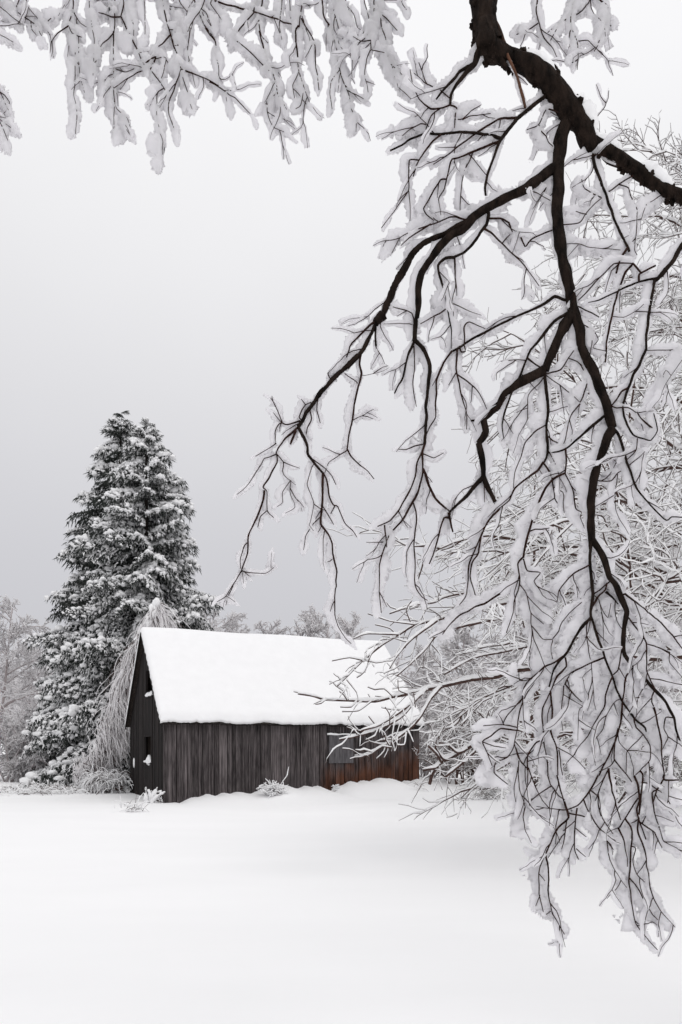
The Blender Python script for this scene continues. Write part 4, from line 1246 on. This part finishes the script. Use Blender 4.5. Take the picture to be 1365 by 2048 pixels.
T('G', 11, 5, 335, 380, 295, 430, 215, 520, 208, 620, 200, 715, 140, 830, 100, 960)
T('G', 8, 5, 208, 615, 120, 655)
T('G', 9, 8, 355, 375, 450, 450, 545, 525, 600, 575)
T('G', 9, 13, 600, 575, 620, 540, 655, 440)
T('G', 12, 8, 600, 585, 545, 650, 510, 740, 490, 850, 475, 890)
T('G', 10, 8, 598, 590, 592, 670)
T('G', 8, 6, 372, 650, 510, 605)
T('G', 14, 12, 360, 835, 395, 865, 430, 885)
T('G', 13, 12, 350, 365, 385, 355, 455, 335, 515, 245, 550, 190)
T('G', 13, 10, 515, 250, 580, 270, 635, 345)
# --- right side, limb coming in from beyond the frame
T('F', 40, 32, 1800, 770, 1640, 900, 1480, 1000, 1365, 1080, 1290, 1210, 1200, 1320, 1165, 1355, name='limb', slope=.1)
T('F', 30, 24, 1160, 1350, 1130, 1500, 1110, 1620, 1100, 1750, 1095, 1870, slope=0)
T('G', 26, 10, 1097, 180, 1040, 300, 990, 400, 960, 480, 940, 560, 925, 610, 930, 680, 960, 760, 1000, 820, 1060, 850, 1130, 870, 1180, 790, 1155, 660)
T('F', 24, 10, 1190, 1330, 1100, 1345, 1000, 1370, 880, 1430, 750, 1490, 665, 1520)
T('F', 20, 18, 1030, 1345, 1040, 1300, 1100, 1275, 1165, 1240)
T('F', 30, 24, 695, 390, 715, 500, 760, 620, 800, 720, 840, 850, 890, 980, 960, 1100, 970, 1130, slope=.1)
T('F', 22, 16, 940, 1110, 900, 1200, 870, 1300)
T('F', 20, 18, 1000, 1220, 985, 1240, 940, 1290, 905, 1380, 880, 1440, 855, 1560, 820, 1700, 800, 1800, 790, 1960)
T('F', 11, 12, 1020, 1200, 920, 1215, 850, 1225, 790, 1290, 720, 1360, 650, 1440, 590, 1500)
T('F', 16, 12, 1005, 560, 900, 625, 810, 690)
T('F', 10, 7, 890, 640, 960, 660, 1000, 750, 1025, 830, 1025, 950, 1010, 1110, 1030, 1160)
T('F', 8, 5, 1210, 715, 1100, 780, 1070, 850, 1050, 970)
T('F', 12, 9, 470, 940, 600, 915, 650, 850, 760, 730)
T('F', 10, 9, 760, 730, 640, 665, 610, 595)
T('F', 10, 8, 650, 855, 565, 830)
T('F', 7, 6, 475, 505, 550, 450, 650, 390)
T('F', 8, 6, 480, 1085, 595, 1080, 690, 1110, 800, 1110, 905, 1120)
T('F', 6, 4, 595, 1080, 510, 1170)
T('F', 10, 8, 180, 680, 220, 675, 280, 695, 375, 750)
T('F', 6, 4, 350, 650, 270, 790, 215, 930)
T('F', 15, 12, 590, 1545, 740, 1620)
T('F', 9, 7, 610, 1640, 700, 1720, 740, 1790, 700, 1850, 800, 1880)
T('F', 7, 5, 845, 1620, 920, 1630, 1010, 1580, 1080, 1530)
T('G', 18, 14, 965, 465, 910, 500, 870, 560, 835, 610)
T('G', 14, 12, 835, 630, 870, 625, 960, 620, 1020, 650)
T('G', 12, 24, 1020, 650, 1080, 720, 1140, 775, rime=4)
T('G', 8, 6, 1030, 655, 1150, 640)
T('G', 11, 9, 1030, 850, 1025, 930, 955, 1005)
T('G', 26, 10, 875, 800, 920, 920, 955, 1040, 1000, 1160, 1060, 1270, 1130, 1350, 1250, 1460, 1290, 1440, 1365, 1440)
T('G', 9, 7, 965, 1050, 1090, 945)
T('G', 7, 5, 1080, 960, 1060, 1080, 1040, 1190)
T('G', 13, 8, 745, 1165, 835, 1160, 890, 1105, 930, 1080)
T('G', 8, 5, 885, 1120, 865, 1260, 870, 1380, 900, 1460, 970, 1570)
T('G', 8, 7, 860, 1270, 720, 1360)
T('G', 7, 5, 1400, 190, 1330, 310, 1240, 440, 1200, 545, 1140, 615)
T('G', 6, 4, 1240, 340, 1190, 450, 1135, 580)
# --- H
T('H', 15, 8, 668, 300, 590, 340, 520, 395, 440, 495, 430, 580)
T('H', 7, 6, 430, 580, 360, 550)
T('H', 26, 16, 685, 690, 610, 770, 560, 850, 500, 960, 440, 1020, 400, 1090, 385, 1140, 370, 1210)
T('H', 16, 12, 480, 985, 400, 1030, 330, 1060, 280, 1110, 200, 1180, 170, 1250, 170, 1330)
T('H', 13, 8, 170, 1330, 150, 1390, 130, 1530, 100, 1670, 60, 1740, 0, 1765)
T('H', 8, 6, 170, 1330, 180, 1450, 195, 1530)
T('H', 12, 11, 260, 1170, 220, 1240, 180, 1300)
T('H', 9, 7, 250, 1150, 150, 1165, 145, 1080)
T('H', 15, 12, 490, 985, 500, 1060, 430, 1130, 390, 1230, 320, 1370, 320, 1480, 330, 1620, 350, 1740, 360, 1870)
T('D', 9, 7, 631, 682, 650, 740, 690, 790, 720, 815)
T('H', 15, 12, 785, 985, 690, 1030, 570, 1085, 510, 1140, 480, 1200)
T('H', 12, 6, 480, 1200, 470, 1280, 460, 1400, 470, 1540)
T('H', 11, 12, 490, 1190, 560, 1270, 615, 1325)
T('H', 7, 5, 480, 1270, 580, 1330, 665, 1380)
T('H', 18, 14, 405, 1250, 395, 1380, 385, 1540, 420, 1640, 435, 1720, 430, 1870)
T('D', 11, 8, 680, 683, 700, 770, 722, 830)
T('H', 9, 8, 430, 1660, 530, 1720, 640, 1820)
T('H', 9, 9, 440, 1680, 460, 1780, 470, 1870)
T('H', 8, 6, 688, 1030, 685, 1060, 700, 1200, 705, 1310, 725, 1390)
T('H', 6, 5, 690, 1070, 620, 1140, 640, 1220, 665, 1280)
T('H', 11, 8, 670, 720, 655, 750, 650, 850, 665, 930, 675, 1005)
T('H', 8, 6, 720, 530, 740, 560, 770, 700, 775, 870)
T('H', 8, 7, 745, 580, 810, 690, 835, 580)
T('H', 12, 12, 695, 520, 750, 480, 790, 450, 830, 420)
T('H', 18, 20, 690, 620, 710, 580, 740, 530, 790, 490, 800, 430)
T('H', 24, 12, 790, 500, 840, 540, 885, 590)
T('H', 13, 11, 918, 890, 900, 1000, 890, 1080, 845, 1130)
T('H', 20, 16, 918, 1330, 915, 1360, 900, 1480, 870, 1600, 820, 1720, 740, 1870)
T('D', 13, 5, 909, 683, 880, 740, 840, 800, 790, 850, 730, 875, 650, 870, 570, 855)
T('H', 13, 11, 885, 1520, 865, 1620, 855, 1750, 900, 1810, 945, 1860, 990, 1920)
T('H', 10, 8, 860, 1760, 830, 1800, 740, 1850)
T('H', 18, 16, 990, 1070, 945, 1130, 930, 1240, 920, 1320)
T('H', 13, 9, 985, 1415, 1000, 1440, 1020, 1520, 1070, 1570, 1120, 1650, 1120, 1760, 1060, 1830, 1010, 1865)
T('H', 9, 8, 1060, 1580, 950, 1700, 945, 1860)
T('H', 8, 7, 885, 1560, 890, 1625, 950, 1690, 990, 1760, 1000, 1870)
T('H', 12, 12, 1160, 1235, 1140, 1280, 1140, 1320, 1155, 1360)
T('H', 20, 14, 1155, 1360, 1165, 1400, 1190, 1520, 1210, 1640, 1215, 1720, 1230, 1870)
T('D', 13, 12, 1266, 683, 1265, 705, 1345, 712)
T('D', 10, 9, 1265, 705, 1235, 760, 1200, 840)
T('H', 10, 7, 1110, 1180, 1090, 1200, 1040, 1280, 1025, 1360, 1020, 1430)
T('H', 11, 9, 1040, 1285, 965, 1300)
T('H', 13, 14, 950, 675, 1010, 760, 1095, 880, 1100, 990, 1095, 1090, 1140, 1180, 1160, 1230)
T('H', 12, 11, 1100, 890, 1190, 920, 1270, 950)
T('H', 9, 7, 1270, 950, 1270, 1030, 1365, 1140)
T('H', 16, 14, 925, 530, 940, 515, 1000, 570, 1080, 620, 1115, 660)
T('H', 14, 13, 1115, 660, 1175, 700, 1250, 780, 1320, 860, 1365, 920)
T('H', 10, 9, 1300, 840, 1365, 825)
T('H', 9, 8, 1125, 1150, 1250, 1165, 1365, 1200)
T('H', 15, 8, 840, 1130, 815, 1190, 790, 1280, 780, 1360, 720, 1460, 660, 1580, 600, 1650, 545, 1730)
T('H', 9, 5, 865, 1320, 800, 1420, 770, 1530, 700, 1620, 690, 1680, 715, 1800)
T('H', 8, 6, 595, 1390, 585, 1610)
T('H', 11, 9, 165, 1310, 150, 1320, 60, 1420, 25, 1480)
T('H', 10, 9, 300, 1615, 210, 1720, 185, 1790)
T('H', 10, 8, 110, 1640, 140, 1740, 200, 1820)
T('H', 11, 9, 1290, 1440, 1240, 1440, 1230, 1530, 1260, 1600, 1215, 1680)
# --- D
T('D', 9, 7, 345, 618, 340, 670, 380, 710, 410, 735)
T('D', 9, 8, 455, 530, 480, 610, 520, 655, 520, 740)
T('D', 11, 9, 520, 655, 520, 580, 560, 510, 585, 495)
T('D', 10, 6, 470, 440, 375, 430, 320, 470, 275, 500, 300, 560, 325, 630)
T('D', 7, 5, 275, 500, 340, 525, 400, 532)
T('D', 7, 6, 450, 415, 370, 405, 280, 412)
T('D', 8, 6, 525, 640, 560, 740, 600, 820, 640, 865)
T('D', 9, 7, 650, 740, 580, 790, 525, 835)
T('D', 8, 6, 470, 600, 470, 650, 475, 750, 508, 860)
T('D', 7, 5, 508, 860, 495, 915, 510, 980, 540, 1060)
T('D', 7, 4, 455, 640, 445, 740, 455, 830)
T('D', 15, 6, 715, 850, 745, 915, 690, 970, 640, 1060, 615, 1120, 585, 1220, 585, 1330, 605, 1430)
T('D', 11, 6, 620, 1120, 635, 1200, 635, 1340, 655, 1430, 720, 1550)
T('D', 7, 5, 585, 1225, 612, 1262)
T('D', 6, 5, 585, 1340, 568, 1398)
T('D', 6, 5, 645, 1425, 622, 1445)
T('D', 11, 9, 740, 890, 840, 908)
T('D', 8, 6, 700, 870, 690, 880, 675, 960, 675, 1060)
T('D', 9, 7, 745, 940, 720, 1020, 708, 1090)
T('D', 11, 7, 790, 860, 780, 930, 780, 1080, 800, 1145)
T('D', 7, 5, 785, 975, 840, 1020)
T('D', 6, 5, 785, 1085, 838, 1128)
T('D', 11, 4, 840, 830, 850, 880, 900, 960, 950, 1030, 965, 1120, 1000, 1210, 1060, 1300)
T('D', 8, 6, 960, 1050, 990, 1090)
T('D', 9, 7, 895, 790, 905, 800, 915, 890, 985, 1005)
T('D', 13, 7, 960, 650, 985, 780, 1010, 870, 1030, 930)
T('D', 10, 8, 960, 650, 920, 740, 890, 820)
T('D', 15, 14, 1150, 680, 1140, 790, 1130, 900)
T('D', 16, 9, 1100, 685, 1130, 780, 1120, 900, 1135, 950, 1165, 1030)
T('D', 11, 9, 1125, 810, 1110, 830, 1060, 910, 1018, 970)
T('D', 12, 6, 1018, 970, 1045, 1040, 1065, 1180)
T('D', 11, 9, 1135, 940, 1220, 1000)
T('D', 8, 7, 1150, 950, 1165, 910)
T('D', 13, 5, 1075, 930, 1090, 990, 1080, 1180, 1075, 1270, 1090, 1380, 1110, 1490, 1160, 1560, 1225, 1635)
T('D', 8, 6, 1085, 1070, 1110, 1080, 1095, 1150, 1115, 1220, 1155, 1270)
T('D', 9, 6, 1080, 1245, 1130, 1320, 1160, 1390, 1235, 1475)
T('D', 6, 5, 1110, 1480, 1140, 1500)
T('D', 12, 5, 1125, 920, 1125, 995, 1160, 1100, 1180, 1200, 1190, 1300, 1220, 1380, 1250, 1430, 1325, 1510)
T('D', 11, 6, 1205, 760, 1200, 780, 1210, 880, 1240, 970, 1265, 1045, 1365, 1055)
T('D', 5, 4, 1265, 1045, 1365, 1100)
T('D', 5, 4, 1230, 890, 1320, 935)
T('D', 8, 6, 1225, 1020, 1250, 1080)
T('D', 6, 4, 1290, 740, 1290, 790, 1280, 860, 1315, 905)
T('D', 8, 6, 1180, 730, 1280, 790, 1365, 820)
# --- I, J: the fringe along the top left, hanging from the limb overhead
T('I', 14, 11, 1030, -200, 1030, 0, 1075, 190, 1110, 310, 1150, 440)
T('I', 11, 6, 1150, 440, 1110, 560, 1070, 660, 1075, 730, 1115, 835)
T('I', 11, 9, 1150, 440, 1230, 470, 1310, 500, 1390, 545)
T('J', 9, 6, 62, 495, 90, 510, 165, 560, 240, 620, 305, 690)
T('J', 6, 5, 162, 560, 162, 615)
T('I', 8, 5, 1150, 460, 1190, 580, 1220, 700)
T('I', 11, 9, 1070, 220, 1010, 300)
T('I', 10, 9, 1110, 290, 1130, 290, 1115, 200, 1130, 120)
T('I', 14, 11, 795, -200, 785, 30, 768, 105)
T('I', 12, 9, 768, 105, 830, 230, 880, 330, 915, 410)
T('I', 10, 8, 768, 105, 710, 105, 630, 80)
T('I', 7, 6, 890, 340, 945, 325)
T('I', 11, 6, 915, 410, 990, 360, 955, 440, 870, 460, 790, 510, 725, 560)
T('I', 9, 7, 960, 440, 1020, 530, 1060, 590)
T('I', 7, 6, 990, 370, 1055, 370, 1030, 500)
T('I', 7, 5, 1000, 590, 1000, 650, 995, 720, 1010, 820, 1035, 900, 1035, 980)
T('I', 11, 9, 480, -200, 465, 40, 435, 160)
T('I', 9, 4, 435, 160, 370, 210, 325, 265, 322, 330, rime=3)
T('I', 8, 6, 435, 160, 460, 210, 520, 240)
T('I', 7, 5, 465, 70, 510, 140, 575, 185)
T('I', 6, 5, 475, 120, 478, 320, 480, 480, 470, 600, 490, 700, 480, 850)
T('I', 6, 5, 500, 230, 500, 300, 505, 450, 540, 590)
T('I', 11, 9, 740, -200, 725, 210)
T('I', 8, 6, 725, 210, 650, 280, 620, 340, 610, 390, 560, 420)
T('I', 9, 5, 722, 200, 722, 300, 720, 450, 720, 550, 730, 650, 720, 850)
T('I', 6, 5, 725, 640, 740, 690, 800, 740, 825, 800)
T('I', 7, 6, 720, 430, 800, 455, 850, 430)
T('I', 6, 5, 720, 470, 690, 480, 665, 520, 675, 580)
T('I', 7, 5, 815, -200, 810, 30, 850, 160, 850, 250)
T('I', 8, 6, 630, -180, 640, 0, 650, 30, 740, 65)
T('I', 7, 5, 560, -180, 570, 60, 600, 260, 590, 480)
T('I', 7, 5, 905, -180, 920, 60, 925, 220)
T('I', 12, 9, 1235, -200, 1235, 0, 1290, 140, 1365, 255)
T('J', 10, 6, 34, 170, 95, 250, 100, 340, 115, 400, 115, 520)
T('I', 8, 7, 1330, -180, 1300, 0, 1265, 80, 1210, 160, 1180, 240)
T('I', 7, 6, 1210, 180, 1190, 330, 1210, 420)
T('I', 7, 6, 1275, 60, 1340, 165)
T('I', 7, 6, 1050, -180, 1050, 10, 1080, 60, 1135, 105)
T('I', 7, 6, 1140, -180, 1140, 0, 1200, 90)
T('I', 8, 6, -120, -120, 0, 40, 60, 90, 130, 140)
T('I', 9, 6, -100, -60, 20, 25, 110, 80, 185, 125, 230, 155, 290, 145, 325, 115)
T('I', 7, 5, 200, 140, 200, 180, 228, 220)
T('I', 7, 5, 225, 160, 270, 235)
T('I', 8, 5, 185, -150, 175, -30, 170, 30, 240, 115)
T('I', 7, 5, -200, 120, 0, 165, 150, 155, rime=2.5)
T('I', 7, 5, -160, 140, 0, 220, 85, 265)
T('I', 7, 5, -160, 300, 0, 585, 55, 700)
T('I', 7, 5, -100, 640, 0, 760, 70, 810)
T('I', 7, 5, 0, 770, 20, 810, 55, 900)
T('J', 12, 8, -30, -90, 80, 0, 200, 35, 330, 75, 440, 105, 540, 140, 635, 180)
T('J', 12, 7, 400, -180, 380, 20, 360, 70, 360, 150, 375, 220, 415, 260)
T('J', 12, 9, 362, 190, 395, 320, 440, 430)
T('J', 10, 9, 330, 75, 270, 140, 220, 215)
T('J', 9, 8, 220, 215, 205, 230, 300, 310, 420, 430)
T('J', 7, 5, 440, 430, 470, 540, 440, 590, 400, 630)
T('J', 7, 5, 465, 540, 485, 600, 530, 665)
T('J', 7, 5, 410, 625, 410, 680, 440, 770, 510, 800)
T('J', 12, 9, 630, -200, 625, 0, 610, 100, 600, 160)
T('J', 14, 6, 600, 160, 580, 190, 590, 320, 600, 430, 630, 530, 665, 620)
T('J', 7, 5, 600, 435, 565, 520, 575, 600)
T('J', 7, 5, 630, 545, 610, 640, 580, 660)
T('J', 9, 7, 615, 110, 660, 190, 695, 260, 705, 420, 725, 545)
T('J', 6, 5, 690, 260, 640, 350)
T('J', 12, 6, 735, -200, 750, 80, 800, 180, 830, 300, 838, 380, 870, 490, 905, 580, 920, 660)
T('J', 8, 7, 800, 180, 890, 170)
T('J', 7, 5, 895, 545, 1010, 612)
T('J', 6, 5, 920, 650, 950, 740, 950, 800)
T('J', 6, 5, 835, 420, 800, 495, 790, 550, 800, 660)
T('J', 10, 6, 860, -200, 860, 0, 815, 60, 840, 170, 875, 250)
T('J', 10, 8, 1060, -200, 1055, 60, 1035, 200, 1038, 300)
T('J', 9, 6, 1060, 60, 1130, 110, 1200, 185)
T('J', 7, 5, 1040, 305, 1120, 320)
T('J', 7, 5, 1035, 245, 980, 250, 930, 220)
T('J', 7, 5, 1035, 305, 1010, 360, 1000, 450, 1020, 560)
T('J', 9, 5, 1090, 80, 1100, 150, 1125, 230, 1135, 320, 1180, 440, 1190, 510, 1280, 600)
T('J', 7, 6, 1000, -200, 1000, 0, 1025, 110, 985, 220)
T('J', 7, 6, 880, -60, 920, 110)
T('J', 7, 6, 1215, -200, 1225, 0, 1255, 60)
T('J', 7, 6, 500, -200, 500, 0, 490, 100, 480, 160, 500, 240)
T('J', 6, 5, 450, 105, 490, 220)
T('J', 7, 6, 545, -200, 545, 0, 550, 110)
T('J', 7, 6, 80, 0, 65, 20, 135, 125)
T('J', 8, 6, 10, 50, 40, 80, 70, 160)

tw = TW_B.build('twigs', M_TWIGBARK, tree, kind='stuff')
TW_R.build('rime', M_RIME, tw, kind='stuff')
